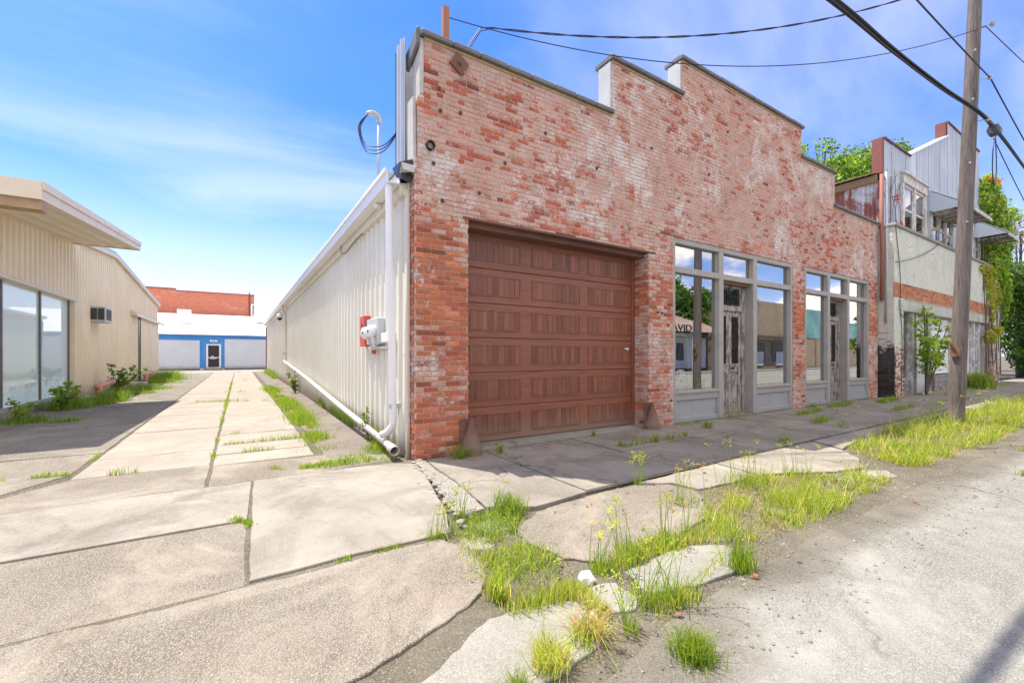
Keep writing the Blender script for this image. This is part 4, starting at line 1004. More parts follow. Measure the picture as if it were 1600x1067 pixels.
m = MB(); m.box(LX - .32, LX - .01, 18.46, 18.62, .16, 3.14); m.box(LX - .01, LX + .025, 18.50, 18.62, .06, 3.14); m.build('window_jamb', M['beige_metal'], LB)
m = MB(); m.prism([(LX - .6, 3.05), (LX + .06, 3.05), (LX + .06, 3.09), (LX + .03, 3.14), (LX - .6, 3.14)], 'y', 10.6, 18.75); m.build('window_head', M['beige_trim'], LB)
yw = [10.68, 11.8, 14.0, 16.2, 18.46]
for a, b in zip(yw, yw[1:]):
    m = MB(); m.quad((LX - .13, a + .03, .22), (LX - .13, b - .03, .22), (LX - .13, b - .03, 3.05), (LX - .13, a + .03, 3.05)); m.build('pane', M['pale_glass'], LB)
    m = MB(); m.box(LX - .17, LX - .09, b - .03, b + .03, .22, 3.05); m.build('mullion', M['bronze_mullion'], LB)
m = MB(); m.box(LX - .2, LX - .06, 10.68, 18.46, .16, .22); m.build('window_sill', M['aluminium'], LB)
m = MB(); m.quad((LX - .5, 10.68, .1), (LX - .5, 18.5, .1), (LX - .5, 18.5, 3.1), (LX - .5, 10.68, 3.1)); m.build('blind', M['sheet_pale'], LB)
m = MB(); m.box(-16.02, LX + .03, 10.48, 10.66, -.1, 4.04); m.build('end_wall', M['beige_metal'], LB)
# roof with the deep overhang over the windows
def over(y): return 4.05 + .093 * (y - 10.6)
x_near, x_far, yn, yf = -2.84, -2.70, 10.55, 18.3
m = MB()
n = 5
xs = [LX - .3 + (x_near - LX + .3) * i / (n * 4) for i in range(n * 4 + 1)]
for i, (a, b) in enumerate(zip(xs, xs[1:])):
    da, db = ((.0, .0), (.0, -.03), (-.03, -.03), (-.03, .0))[i % 4]
    sa, sb = (a - (LX - .3)) / (x_near - LX + .3), (b - (LX - .3)) / (x_near - LX + .3)
    a2, b2 = a + (x_far - x_near) * sa, b + (x_far - x_near) * sb
    m.quad((a, yn, over(yn) + .05 + da), (b, yn, over(yn) + .05 + db), (b2, yf, over(yf) + .05 + db), (a2, yf, over(yf) + .05 + da))
m.build('soffit', M['beige_trim'], LB)
m = MB(); m.quad((-16, yn, over(yn) + .30), (x_near, yn, over(yn) + .30), (x_far, yf, over(yf) + .27), (-16, yf, over(yf) + .27)); m.build('overhang_roof', M['galvanised'], LB)
def fascia(p, q, h0, h1, name, d=.0):
    m = MB(); a, b = Vector(p), Vector(q); nv = Vector((-(b - a).y, (b - a).x, 0)).normalized() * .04
    m.add([a, b, b + Vector((0, 0, h1)), a + Vector((0, 0, h0)), a + nv, b + nv, b + nv + Vector((0, 0, h1)), a + nv + Vector((0, 0, h0))], [(0, 1, 2, 3), (5, 4, 7, 6), (3, 2, 6, 7), (1, 0, 4, 5), (0, 3, 7, 4), (2, 1, 5, 6)])
    return m.build(name, M['beige_trim'], LB)
fascia((x_near, yn, over(yn)), (x_far, yf, over(yf) + .02), .17, .13, 'fascia')
fascia((x_near + .03, yn - .02, over(yn) + .172), (x_far + .03, yf, over(yf) + .152), .14, .12, 'fascia_cap')
fascia((-16, yn - .04, over(yn)), (x_near, yn - .04, over(yn)), .31, .31, 'fascia')
fascia((x_far, yf + .02, over(yf)), (LX - .3, yf + .02, over(yf) + .0), .26, .26, 'fascia')
m = MB(); m.box(-16, x_near - .02, yn + .0, yn + .28, over(yn) - .17, over(yn) + .02); m.build('eave_beam', simple('brown_beam', (0.40, 0.26, 0.14), 0.7, var=0.2), LB)
m = MB(); m.prism([(18.0, ridge(18) - .05), (23.4, ridge(23.4) - .05), (34.8, ridge(34.8) - .05), (34.8, ridge(34.8) + .06), (23.4, ridge(23.4) + .07), (18.0, ridge(18) + .06)], 'x', -16, LX + .10); m.build('roof', M['galvanised'], LB)
m = MB(); m.prism([(18.8, ridge(18.8) - .19), (23.4, ridge(23.4) - .19), (34.75, ridge(34.75) - .19), (34.75, ridge(34.75) - .055), (23.4, ridge(23.4) - .055), (18.8, ridge(18.8) - .055)], 'x', LX + .04, LX + .14); m.build('rake_trim', M['beige_trim'], LB)
# sliding door with its hood
m = MB(); m.prism([(LX + .03, 3.30), (LX + .26, 3.22), (LX + .26, 3.36), (LX + .03, 3.50)], 'y', 26.6, 35.6); m.build('track_hood', M['beige_trim'], LB)
for a, b in ((28.75, 31.6), (31.66, 34.45)):
    rib_panel_y(a, b, .08, lambda q: 3.3, LX + .075, .4, .02).build('sliding_door', M['beige_metal'], LB)
m = MB(); m.box(LX + .0, LX + .055, 28.35, 28.73, .1, 3.3); m.build('door_gap', M['black_plastic'], LB)
# window air conditioner pushed through the wall
ac = thing('air_conditioner', (LX + .2, 20.5, 2.5), 'grey window air conditioner sticking out of the beige ribbed wall', 'air conditioner')
m = MB(); m.box(LX - .1, LX + .42, 20.08, 20.95, 2.52, 3.06); m.build('case', M['grey_plastic'], ac, bevel=.012)
for a, b in ((LX + .04, LX + .20), (LX + .225, LX + .385)):
    m = MB(); m.box(a, b, 20.068, 20.082, 2.60, 2.99); g = m.build('grille', M['black_plastic'], ac)
    m = MB()
    for k in range(9): m.box(a, b, 20.058, 20.069, 2.615 + k*.041, 2.628 + k*.041)
    tag(m.build('louvre', M['bronze_mullion'], g), kind='stuff')
m = MB(); m.box(LX + .421, LX + .432, 20.2, 20.85, 2.6, 2.98); g = m.build('grille', M['black_plastic'], ac)
m = MB()
for k in range(12): m.box(LX + .431, LX + .44, 20.22 + k*.05, 20.235 + k*.05, 2.61, 2.97)
tag(m.build('louvre', M['bronze_mullion'], g), kind='stuff')
def pipe_guard(x, y, label, L):
    t = thing('pipe_rail', (x, y, 0), label, 'pipe rail', 'pink pipe rails along the beige wall')
    m = MB(); m.tube([(x, y, -.05), (x, y, .50)], .085, 10); m.build('post', M['pipe_pink'], t, True)
    m = MB(); m.tube([(x - .03, y - .12, .43), (x - .03, y + L, .50)], .075, 10); m.build('rail', M['pipe_pink'], t, True)
pipe_guard(-3.55, 17.6, 'short pink pipe rail by the tall windows, nearer to the street', 1.9)
pipe_guard(-3.75, 26.8, 'short pink pipe rail by the sliding door at the far end of the beige wall', 1.7)
for i, (x, y, lb) in enumerate(((-3.75, 18.4, 'white concrete block at the corner of the tall windows'), (-3.95, 26.4, 'white concrete block beside the far pink pipe rail'))):
    m = MB(); m.box(x - .35, x + .28, y - .25, y + .35, -.03, .12); tag(m.build('concrete_block', M['white_stucco'], None, bevel=.02), lb, 'block')

# ================================================================== BLUE BUILDING AND BRICK BUILDING AT THE END OF THE ALLEY
BL = thing('blue_building', (-3, 50, 0), 'low blue shop with pale grey roller shutters and a white roof across the alley end', 'building')
m = MB(); m.box(-14, 8, 48.0, 58, -.1, 3.05); m.build('wall', M['blue_paint'], BL)
m = MB(); m.box(-14.1, 8.1, 47.93, 48.0, 2.98, 3.17); m.build('blue_fascia', M['blue_paint'], BL)
m = MB(); m.prism([(47.75, 3.175), (47.75, 3.24), (56, 5.62), (58.5, 5.62), (58.5, 5.5), (56, 5.5)], 'x', -14.2, 8.2); m.build('roof', M['roof_white'], BL)
for a, b, h in ((-9.0, -2.98, 2.62), (-1.10, 4.5, 2.80)):
    m = MB(); k = 0.12
    m2 = MB()
    while k < h - .05:
        m2.prism([(47.96, k), (47.935, k + .03), (47.935, k + .13), (47.96, k + .158)], 'x', a, b); k += .16
    so_ = m2.build('roller_shutter', M['shutter_pale'], BL)
    for u in ((a - .08, a - .003), (b + .003, b + .08)):
        m = MB(); m.box(u[0], u[1], 47.93, 48, .02, h + .06); m.build('shutter_guide', M['blue_paint'], so_)
do = MB(); do.box(-2.50, -2.36, 47.92, 48, .06, 2.36); do.box(-1.52, -1.38, 47.92, 48, .06, 2.36); do.box(-2.36, -1.52, 47.92, 48, 2.24, 2.36); do.box(-2.36, -1.52, 47.92, 48, .06, .26); do.box(-2.36, -1.52, 47.925, 47.99, 1.1, 1.17)
d = do.build('glass_door', M['white_metal'], BL)
m = MB(); m.box(-2.355, -1.525, 47.955, 47.975, .262, 2.238); m.build('pane', M['black_plastic'], d)
m = MB(); m.box(-2.22, -1.72, 47.935, 47.95, 1.0, 1.10); m.box(-2.1, -1.95, 47.935, 47.95, 1.12, 1.3); m.build('notice', M['grey_plastic'], d)
m = MB(); m.box(-2.2, -1.68, 47.86, 48, 2.62, 2.72); m.lathe([(.09, 0), (.11, .12)], (-2.08, 47.86, 2.66), 10, (-.4, -.9, -.2)); m.lathe([(.09, 0), (.11, .12)], (-1.8, 47.86, 2.66), 10, (.4, -.9, -.2)); m.box(-2.0, -1.9, 47.93, 48, 2.46, 2.60); m.build('door_light', M['white_plastic'], BL)
m = MB(); m.box(-2.95, -2.62, 47.7, 47.95, 0, .16); m.box(-1.3, -1.12, 47.7, 47.95, 0, .16); m.build('door_curb', M['white_stucco'], BL)
m = MB(); m.box(-4.75, -4.1, 51.6, 52.2, 4.3, 5.25); m.box(-4.95, -3.9, 51.5, 52.3, 5.252, 5.72); m.build('roof_vent', M['white_metal'], BL)
m = MB(); m.lathe([(.35, 0), (.35, .5), (.6, .55), (.6, .9), (.2, 1.05)], (1.9, 53, 4.75), 14); m.build('roof_fan', M['white_metal'], BL)
m = MB(); m.box(-11, -5.85, 59.5, 72, -.1, 8.55); m.box(-5.85, 1.55, 59.5, 72, -.1, 8.38)
RB = thing('brick_warehouse', (-4, 60, 0), 'plain red brick warehouse rising behind the white roof of the blue shop', 'building')
m.build('wall', M['far_brick'], RB)
m = MB(); m.box(-11, -5.84, 59.42, 60, 8.552, 8.66); m.box(-5.83, 1.6, 59.42, 60, 8.382, 8.47); m.build('coping', M['end_brick'], RB)
m = MB(); m.tube([(1.05, 59.42, 4.5), (1.05, 59.42, 8.75)], .06, 6); m.build('dark_pipe', M['rust_iron'], RB)
m = MB(); m.box(1.2, 1.36, 59.36, 59.48, 4.5, 7.2); m.box(1.2, 1.75, 59.36, 59.48, 7.202, 7.34); m.build('white_downpipe', M['pvc_white'], RB)

# ================================================================== THE OLD SHOP WITH THE METAL UPPER FRONT
MF = thing('metal_front_building', (24.5, 5.4, 0), 'derelict two storey shop with a gabled galvanised upper front over pale painted brick', 'building')
YL, YU = 5.10, 5.45
m = MB()
yl = YL + .012
m.box(17.672, 18.49, yl, 5.9, -.1, 5.50); m.box(18.49, 30.1, yl, 5.9, 3.22, 5.50); m.box(30.1, 31.80, yl, 5.9, -.1, 5.50)
low = m.build('lower_wall', M['painted_brick'], MF)
lb = []
for r in range(0, 80):
    zc = (r + .5) * CO
    if zc > 5.48: break
    off = (r % 2) * LP / 2
    def run(a, b, mat):
        x = a - off
        while x < b:
            xa, xb = max(a, x), min(b, x + LP)
            if xb - xa > .04: lb.append((xa, xb - JT, zc, mat))
            x += LP
    if 3.22 <= zc <= 3.72: run(17.66, 30.0, 'orange_brick')
    elif zc > 3.72: run(17.66, 31.8, 'painted_brick')
    else: run(17.66, 18.5, 'painted_brick'); run(30.1, 31.8, 'painted_brick')
    if 2.8 <= zc < 3.22: pass
lb.sort(key=lambda b: b[0])
near_set = [b for b in lb if b[1] - b[0] > .08][:300]; nset = set(near_set)
pool2 = {}
for b in near_set:
    key = (round(b[1] - b[0], 2), b[3]); lst = pool2.setdefault(key, [])
    if len(lst) < 14:
        q = MB(); q.cur = brick_tint(); wd = b[1] - b[0]; brick_faces(q, -wd/2, wd/2, 0, -(CO - JT)/2, (CO - JT)/2, .005, .02); lst.append(q.mesh('brick', M[b[3]]))
    link('brick', rnd.choice(lst), low, Vector(((b[0]+b[1])/2, YL, b[2])) - ROOT[MF.name])
q1 = {'orange_brick': MB(), 'painted_brick': MB()}
for b in lb:
    if b in nset: continue
    q = q1[b[3]]; q.cur = brick_tint(); brick_faces(q, b[0], b[1], YL, b[2] - (CO-JT)/2, b[2] + (CO-JT)/2, .005, .02)
sideb = q1['painted_brick']
for r in range(0, 80):                           # the narrow side that looks down the street
    zc = (r + .5) * CO
    if zc > 5.48: break
    cut = YL + .03 + (.20 if r % 2 else .10)
    for p, q_ in ((YL + .03, cut - JT), (cut, YL + .55)):
        sideb.cur = brick_tint(); sideb.box(17.655 + rnd.uniform(-.004, .004), 17.68, p, q_, zc - (CO-JT)/2, zc + (CO-JT)/2, 'r')
for k, q in q1.items(): tag(q.build('bricks', M[k], low), kind='stuff')
m = MB(); m.box(18.0, 30.1, YL - .02, YL + .3, 2.84, 3.19); m.build('lintel_beam', M['white_stucco'], MF, bevel=.01)
m = MB(); m.box(17.6, 31.85, 5.03, 5.52, 5.502, 5.60); m.build('ledge', M['stone_grey'], MF, bevel=.02)
# shop opening: bulkheads, posts, boards
m = MB(); m.box(18.49, 30.1, 5.55, 5.6, -.05, 2.84); m.build('shop_back', M['room_dark'], MF)
for a, b, h in ((18.5, 19.62, .52), (22.2, 24.4, .62), (28.4, 30.05, .36)):
    m = MB(); x = a
    while x < b - .02:
        x2 = min(b, x + rnd.uniform(.28, .5)); z = .0
        while z < h - .02:
            z2 = min(h, z + rnd.uniform(.15, .22)); m.box(x + .008, x2 - .008, 5.22 + rnd.uniform(-.02, .02), 5.5, z + .006, z2 - .006); z = z2
        x = x2
    tag(m.build('bulkhead_stones', M['stone_grey'], MF), kind='stuff')
m = MB(); m.quad((18.5, 5.33, .55), (19.62, 5.33, .55), (19.62, 5.33, 2.8), (18.5, 5.33, 2.8)); m.build('pane', M['dusty_glass'], MF)
m = MB(); m.quad((18.5, 5.42, .55), (19.62, 5.42, .55), (19.62, 5.42, 2.8), (18.5, 5.42, 2.8)); m.build('window_screen', M['white_wall'], MF)
m = MB(); m.box(18.5, 19.62, 5.22, 5.36, .525, .60); m.build('window_sill', M['old_white_wood'], MF)
m = MB()
for k in range(7): a = k * .9; m.tube([(18.9 + .06*math.cos(a), 5.322, 1.32 + .05*math.sin(a)), (18.9 + .10*math.cos(a + .5), 5.322, 1.32 + .09*math.sin(a + .5))], .022, 5)
m.build('painted_flower', M['flower_red'], MF)
m = MB()
for k in range(9): m.tube([(18.62 + .085*k, 5.322, .93 + .05*math.sin(k*2.1)), (18.68 + .085*k, 5.322, 1.0 + .05*math.cos(k*1.7))], .016, 4)
m.build('painted_script', M['letter_black'], MF)
for a, b in ((19.64, 19.80), (20.02, 20.14), (21.56, 21.64), (24.42, 24.54), (26.3, 26.42), (27.5, 27.62), (28.28, 28.40)):
    m = MB(); c = rnd.uniform(.8, 1.1); m.cur = (c, c, c, 1); m.box(a, b, 5.18, 5.40, 0.0, 2.838); m.build('post', M['old_white_wood'], MF, bevel=.008)
for a, b, z0 in ((20.15, 20.85, .03), (20.87, 21.55, .03), (21.66, 22.9, .66), (22.92, 24.41, .66), (24.56, 25.4, .05), (25.42, 26.29, .05), (26.44, 27.49, .05)):
    m = MB(); c = rnd.uniform(.85, 1.12); m.cur = (c, c, c, 1); m.box(a, b, 5.34, 5.37, z0, 2.80); m.build('board', M['board_white'], MF)
m = MB(); m.box(27.64, 28.27, 5.34, 5.38, .05, 2.7); m.build('side_door', M['old_white_wood'], MF)
m = MB(); m.box(28.42, 29.95, 5.20, 5.34, .38, 1.75); m.build('stone_panel', M['stone_grey'], MF)
for k in range(5):
    m = MB(); m.box(28.42 + k*.31, 28.42 + k*.31 + .29, 5.30, 5.33, 1.76, 2.8); m.build('slat', M['old_white_wood'], MF)
# upper front: galvanised sheets
def top_of(x):
    if x < 20.4: return 8.50
    if x < 24.8: return 8.57 + (x - 20.4) / 4.4 * 1.85
    if x < 29.7: return 11.0
    return 9.7 - (x - 29.7) * .3
WINS = [(19.57, 21.92, 7.77), (22.65, 25.4, 7.45), (27.3, 28.4, 7.45), (28.75, 29.65, 7.4)]
x = 17.95; k = 0
m = MB(); m.prism([(17.96, 5.6), (31.7, 5.6), (31.7, 8.98), (29.6, 9.6), (29.6, 10.97), (24.85, 10.97), (24.75, 10.3), (20.42, 8.5), (17.96, 8.47)], 'y', YU + .05, YU + .09)
sheath = m.build('upper_wall', M['old_wood'], MF)
while x < 31.6:
    x2 = min(x + .665, 31.72)
    for lim in (20.4, 24.8, 29.7):
        if x < lim - .02 < x2 - .04: x2 = lim
    segs = [(x, x2, 5.60)]
    for a, b, h in WINS:
        ns_ = []
        for s0, s1, zb in segs:
            if s1 <= a or s0 >= b or zb > 5.7: ns_.append((s0, s1, zb)); continue
            if s0 < a: ns_.append((s0, a, zb))
            ns_.append((max(s0, a), min(s1, b), h))
            if s1 > b: ns_.append((b, s1, zb))
        segs = ns_
    for s0, s1, zb in segs:
        if s1 - s0 < .03: continue
        q = MB(); yo = YU - (.004 if k % 2 else 0) ; pts = [(s0, 0), (s0 + .02, 1), (s0 + .045, 0)]
        nn = max(1, int((s1 - s0) / .16))
        for i in range(1, nn): xx = s0 + (s1 - s0) * i / nn; pts += [(xx - .012, 0), (xx, .6), (xx + .012, 0)]
        pts.append((s1, 0)); pts = [p for p in pts if p[0] <= s1]
        for (xa, a), (xb, b) in zip(pts, pts[1:]):
            q.quad((xa, yo - .016*a, zb), (xb, yo - .016*b, zb), (xb, yo - .016*b, top_of(xb - 1e-4)), (xa, yo - .016*a, top_of(xa + 1e-4)))
        q.build('siding_sheet', M['galvanised_light' if 20.4 <= s0 < 21.0 else 'galvanised'], sheath)
    x = x2; k += 1
for (xa, za), (xb, zb) in (((17.9, 8.5), (20.4, 8.5)), ((20.4, 8.57), (24.8, 10.42)), ((24.8, 11.0), (29.72, 11.0)), ((29.72, 9.7), (31.75, 9.08))):
    m = MB(); m.prism([(xa, za + .003), (xb, zb + .003), (xb, zb + .06), (xa, za + .06)], 'y', YU - .05, YU + .3); m.build('parapet_cap', M['white_metal' if 20 < xa < 24 else 'rust_iron'], MF)
m = MB(); m.box(17.74, 17.944, YU - .01, 5.70, 7.36, 8.50); m.build('parapet_end', M['end_brick'], MF)
m = MB(); m.box(24.62, 24.80, YU + .02, 5.78, 10.3, 11.0); m.build('parapet_end', M['end_brick'], MF)
m = MB(); m.box(24.58, 24.80, YU + .02, 5.8, 10.1, 10.298); m.build('parapet_end_base', M['white_metal'], MF)
# tall windows
def sash_pair(x0, x1, z0, z1, n):
    fr = MB(); fr.box(x0 - .06, x0 + .10, YU - .06, YU + .04, z0, z1 - .3); fr.box(x1 - .10, x1 + .06, YU - .06, YU + .04, z0, z1 - .3); fr.box(x0 - .10, x1 + .10, YU - .08, YU + .04, z1 - .298, z1); fr.box(x0 - .14, x1 + .14, YU - .14, YU + .04, z1 + .002, z1 + .06)
    wd = (x1 - x0 - .2) / n
    o = None
    for i in range(1, n): fr.box(x0 + .10 + wd*i - .09, x0 + .10 + wd*i + .09, YU - .055, YU + .04, z0, z1 - .3)
    o = fr.build('window', M['old_white_wood'], MF)
    for i in range(n):
        a = x0 + .10 + wd*i + (.09 if i else 0) + .003; b = x0 + .10 + wd*(i+1) - (.09 if i < n - 1 else 0) - .003; zm = (z0 + z1 - .3) / 2
        s = MB()
        for p, q, r_, t_ in ((a, a + .06, z0 + .01, z1 - .31), (b - .06, b, z0 + .01, z1 - .31)): s.box(p, q, YU - .02, YU + .02, r_, t_)
        for r_, t_ in ((z0 + .01, z0 + .09), (zm - .04, zm + .04), (z1 - .40, z1 - .31)): s.box(a + .06, b - .06, YU - .022, YU + .018, r_, t_)
        s.build('sash', M['old_white_wood'], o)
        for r_, t_ in ((z0 + .09, zm - .04), (zm + .04, z1 - .40)):
            s = MB(); s.quad((a + .06, YU + .0, r_), (b - .06, YU + .0, r_), (b - .06, YU + .0, t_), (a + .06, YU + .0, t_)); s.build('pane', M['dusty_glass'], o)
        s = MB(); s.quad((a, YU + .045, z0), (b, YU + .045, z0), (b, YU + .045, z1 - .3), (a, YU + .045, z1 - .3)); s.build('curtain', M['old_wood'] if i % 2 else M['room_dark'], o)
for (a, b, h), n in zip(WINS, (2, 3, 1, 1)): sash_pair(a, b, 5.62, h - .07, n)
# two small pent awnings
def awning(x0, x1, zt, drop=.82, out=1.12):
    zb = zt - drop; yo = YU - out
    m = MB(); nrib = int((x1 - x0) / .2)
    for i in range(nrib):
        a = x0 + (x1 - x0) * i / nrib; b = x0 + (x1 - x0) * (i + 1) / nrib; c = (a + b) / 2
        for p, q, dp, dq in ((a, c, 0, .025), (c, b, .025, 0)):
            m.quad((p, YU - .02, zt + dp), (q, YU - .02, zt + dq), (q, yo, zb + dq), (p, yo, zb + dp))
            m.quad((p, YU - .02, zt + dp - .03), (p, yo, zb + dp - .03), (q, yo, zb + dq - .03), (q, YU - .02, zt + dq - .03))
    aw = m.build('awning', M['galvanised_light'], MF)
    for xe in (x0, x1):
        m = MB(); m.prism([(YU - .02, zt - .03), (YU - .02, zb + .02), (YU - .15, zb - .05), (yo + .02, zb - .03)], 'x', xe - .012, xe + .012); m.build('awning_end', M['galvanised_light'], aw)
    m = MB(); m.box(x0, x1, yo - .01, yo + .03, zb - .14, zb - .03); m.build('awning_fascia', M['old_white_wood'], aw)
    m = MB(); xx = x0 + .15
    while xx < x1:
        m.prism([(YU - .03, zt - .06), (YU - .03, zt - .14), (yo + .03, zb - .12), (yo + .03, zb - .04)], 'x', xx - .02, xx + .02)
        m.box(xx - .02, xx + .02, yo + .05, YU - .03, zb - .16, zb - .10); xx += .55
    tag(m.build('awning_rafters', M['old_wood'], aw), kind='stuff')
awning(22.45, 25.6, 7.72); awning(28.62, 30.6, 7.62)
# side wall: rusted corrugated sheets under the tin roof, rusty downpipe
m = MB(); m.box(17.86, 17.9, 5.7, 13, 0, 7.2); sd_ = m.build('side_wall', M['old_wood'], MF)
y = 5.48
while y < 13:
    q = MB(); ys = [y + i * .04 for i in range(18)]
    for i, (a, b) in enumerate(zip(ys, ys[1:])):
        da, db = .018 * math.sin(i * math.pi / 1.5), .018 * math.sin((i + 1) * math.pi / 1.5)
        q.quad((17.83 + da, a, 4.2), (17.83 + da, a, 7.12), (17.83 + db, b, 7.12), (17.83 + db, b, 4.2))
    q.build('corrugated_sheet', M['rusty_tin'], sd_); y += .68
m = MB(); m.box(17.68, 17.80, 5.56, 13.2, 7.08, 7.30); m.build('eave_board', M['raw_timber'], MF)
m = MB()
for i in range(42):
    a = 5.6 + i * .18; 
    for p, q, dp, dq in ((a, a + .09, 0, .03), (a + .09, a + .18, .03, 0)):
        m.quad((17.52, p, 7.33 + dp), (23, p, 8.3 + dp), (23, q, 8.3 + dq), (17.52, q, 7.33 + dq))
        m.quad((17.52, p, 7.31 + dp), (17.52, q, 7.31 + dq), (17.52, q, 7.33 + dq), (17.52, p, 7.33 + dp))
m.build('tin_roof', M['rusty_roof'], MF)
m = MB(); m.quad((31.8, 5.5, 0), (31.8, 13, 0), (31.8, 13, 8.4), (31.8, 5.5, 8.4)); m.quad((17.9, 13, 0), (31.8, 13, 0), (31.8, 13, 8.2), (17.9, 13, 7.2)); m.quad((23, 5.6, 8.3), (31.8, 5.6, 8.3), (31.8, 13, 8.2), (23, 13, 8.3)); m.build('back_wall', M['galvanised'], MF)
m = MB(); m.tube([(17.60, 5.40, 7.25), (17.60, 5.40, 5.6), (17.595, 5.38, 4.6), (17.595, 5.39, 3.15)], .055, 8); m.build('downpipe', M['red_rust_pipe'], MF, True)
m = MB(); m.tube([(17.64, 5.30, 7.3), (17.64, 5.28, 4.0), (17.645, 5.3, 2.4)], .03, 6); m.build('thin_pipe', M['flashing_grey'], MF, True)
m = MB(); m.tube(smooth_path([(17.7, 5.08, 5.55), (18.02, 5.07, 4.3), (18.10, 5.07, 3.6), (18.06, 5.07, 2.9), (18.3, 5.06, 2.62), (18.6, 5.05, 2.75)], 5), .012, 4); m.tube(smooth_path([(18.06, 5.07, 2.9), (18.25, 5.07, 2.0), (18.2, 5.07, .2)], 5), .012, 4)
m.tube(catenary((17.66, 5.06, 4.35), (23.0, 5.06, 5.9), .2), .012, 4); m.build('loose_cable', M['cable_black'], MF)

# ================================================================== UTILITY POLE AND WIRES
UP = thing('utility_pole', (12.5, 2.62, 0), 'tall weathered wooden utility pole leaning over the grassy verge', 'utility pole')
def pole_at(z): return Vector((12.5 + .046 * z, 2.62 - .023 * z, z))
m = MB(); n = 20; rings = 26
vs = []
for i in range(rings + 1):
    z = -.3 + 11.3 * i / rings; c = pole_at(z); r = .132 - .0028 * z
    for k in range(n):
        a = 2*math.pi*k/n; rr = r * (1 + .035 * mnoise.noise(Vector((math.cos(a)*2.2, math.sin(a)*2.2, z * .35))))
        vs.append((c.x + rr*math.cos(a), c.y + rr*math.sin(a), z))
m.add(vs, [(i*n+k, i*n+(k+1)%n, (i+1)*n+(k+1)%n, (i+1)*n+k) for i in range(rings) for k in range(n)])
m.build('shaft', M['pole_wood'], UP, True)
c = pole_at(1.25)
m = MB(); m.box(c.x - .17, c.x - .11, c.y - .05, c.y + .09, 1.36, 1.54); m.build('bracket', simple('bracket_rust', (0.24, 0.13, 0.07), 0.8, var=0.3), UP)
m = MB(); m.tube([(c.x - .15, c.y + .02, 1.45), (c.x - .28, c.y + .08, 1.72)], .027, 10); m.build('stub_pipe', M['bracket_rust'], UP, True)
for z, s in ((7.05, 1), (8.15, 1), (8.9, 1), (6.2, 1)):
    c = pole_at(z); m = MB(); m.tube([c + Vector((.03, -.06, 0)), c + Vector((.14, -.22, .01))], .011, 6); m.lathe([(.03, -.04), (.042, -.015), (.03, 0), (.042, .015), (.03, .04)], c + Vector((.15, -.24, .01)), 10); m.build('insulator', M['flashing_grey'], UP)
for z in (4.1, 5.3, 6.6, 7.6, 9.2):
    c = pole_at(z); m = MB(); m.lathe([(.012, 0), (.012, .07), (.02, .075), (.02, .09)], (c.x - .11, c.y - .04, z), 6, (-1, -.4, 0)); m.build('pole_bolt', M['galvanised'], UP)
def wire(name, paths, r, label, cat='cable', n=5):
    m = MB()
    for p in paths: m.tube(p, r, n)
    return tag(m.build(name, M['cable_black'], None, True), label, cat)
# heavy lashed cable bundle along the street, with its splice box
main = smooth_path([(-42, 2.5, 7.2), (-24, 2.4, 6.1), (-10, 2.36, 5.55), (-2, 2.64, 5.74), (3, 2.60, 5.74), (6.3, 2.42, 5.84), (8.13, 2.36, 5.87), (10.3, 2.31, 6.0), (12.6, 2.27, 6.22), (14.5, 2.27, 6.21), (18, 2.27, 6.05), (26, 2.28, 5.95), (40, 2.3, 6.3), (55, 2.3, 7.2)], 6)
strands = []
for k in range(5):
    strands.append([p + Vector((0, .019*math.cos(k*1.257 + i*.10), .024*math.sin(k*1.257 + i*.10) + (.03 if k == 0 else 0))) for i, p in enumerate(main)])
wire('cable_bundle', strands, .0145, 'thick bundle of lashed black cables running along the street past the pole', 'cables')
t = thing('splice_box', (13.35, 2.27, 6.1), 'dark grey splice box hanging on the cable bundle just right of the pole', 'splice box')
m = MB(); m.prism([(-.19, -.17), (.13, -.19), (.20, -.02), (.12, .16), (-.14, .15), (-.22, 0)], 'x', -.17, .17)
m.v = [(13.42 + x * .62, 2.24 + y * .5, 6.12 + z * .6) for x, y, z in m.v]; m.build('case', M['box_grey'], t, bevel=.015)
m = MB(); m.tube([(13.0, 2.27, 6.24), (13.9, 2.27, 6.22)], .038, 8); m.build('sleeve', M['box_grey'], t)
m = MB(); m.tube(smooth_path([(13.3, 2.2, 5.95), (13.1, 2.2, 5.6), (13.05, 2.2, 5.15), (13.2, 2.2, 4.9), (13.38, 2.2, 5.2), (13.35, 2.2, 5.7), (13.3, 2.2, 5.95)], 6), .010, 5); m.build('spare_loop', M['cable_black'], t)
c = pole_at(7.05) + Vector((.15, -.24, 0))
wire('street_wire', [catenary((-42, 2.4, 9.0), c, 1.55, 40), catenary(c, (55, 2.3, 7.3), 1.35, 40)], .013, 'single black wire above the cable bundle, tied to the pole below its middle clamp')
c = pole_at(6.05)
wire('branch_wire', [catenary((13.45, 2.25, 5.95), (40, 3.3, 5.0), .5, 24)], .010, 'thin wire leaving the splice box towards the right')
c = pole_at(8.15) + Vector((.12, -.15, 0))
wire('phone_wire', [catenary(c, (2.76, 6.3, 6.72), .80, 36), catenary(c, (44, -1.5, 8.9), .9, 20)], .0085, 'thin sagging wire from the pole to the rusty post on the brick building')
A = Vector((3.55, 6.2, 6.80)); B = Vector((12.98, 2.36, 9.35))
tw = [[p + Vector((0, .011*math.cos(i*.9 + k*3.14), .011*math.sin(i*.9 + k*3.14))) for i, p in enumerate(catenary(A, B, .62, 60))] for k in range(2)]
for k in range(2): tw[k] = smooth_path([(2.75, 6.05, 5.6), (3.0, 6.1, 6.1 + .05*k), (3.3, 6.15, 6.62 + .05*k)], 4) + tw[k]
wire('service_drop', tw, .0095, 'twisted black service line from the pole top down to the brick parapet')

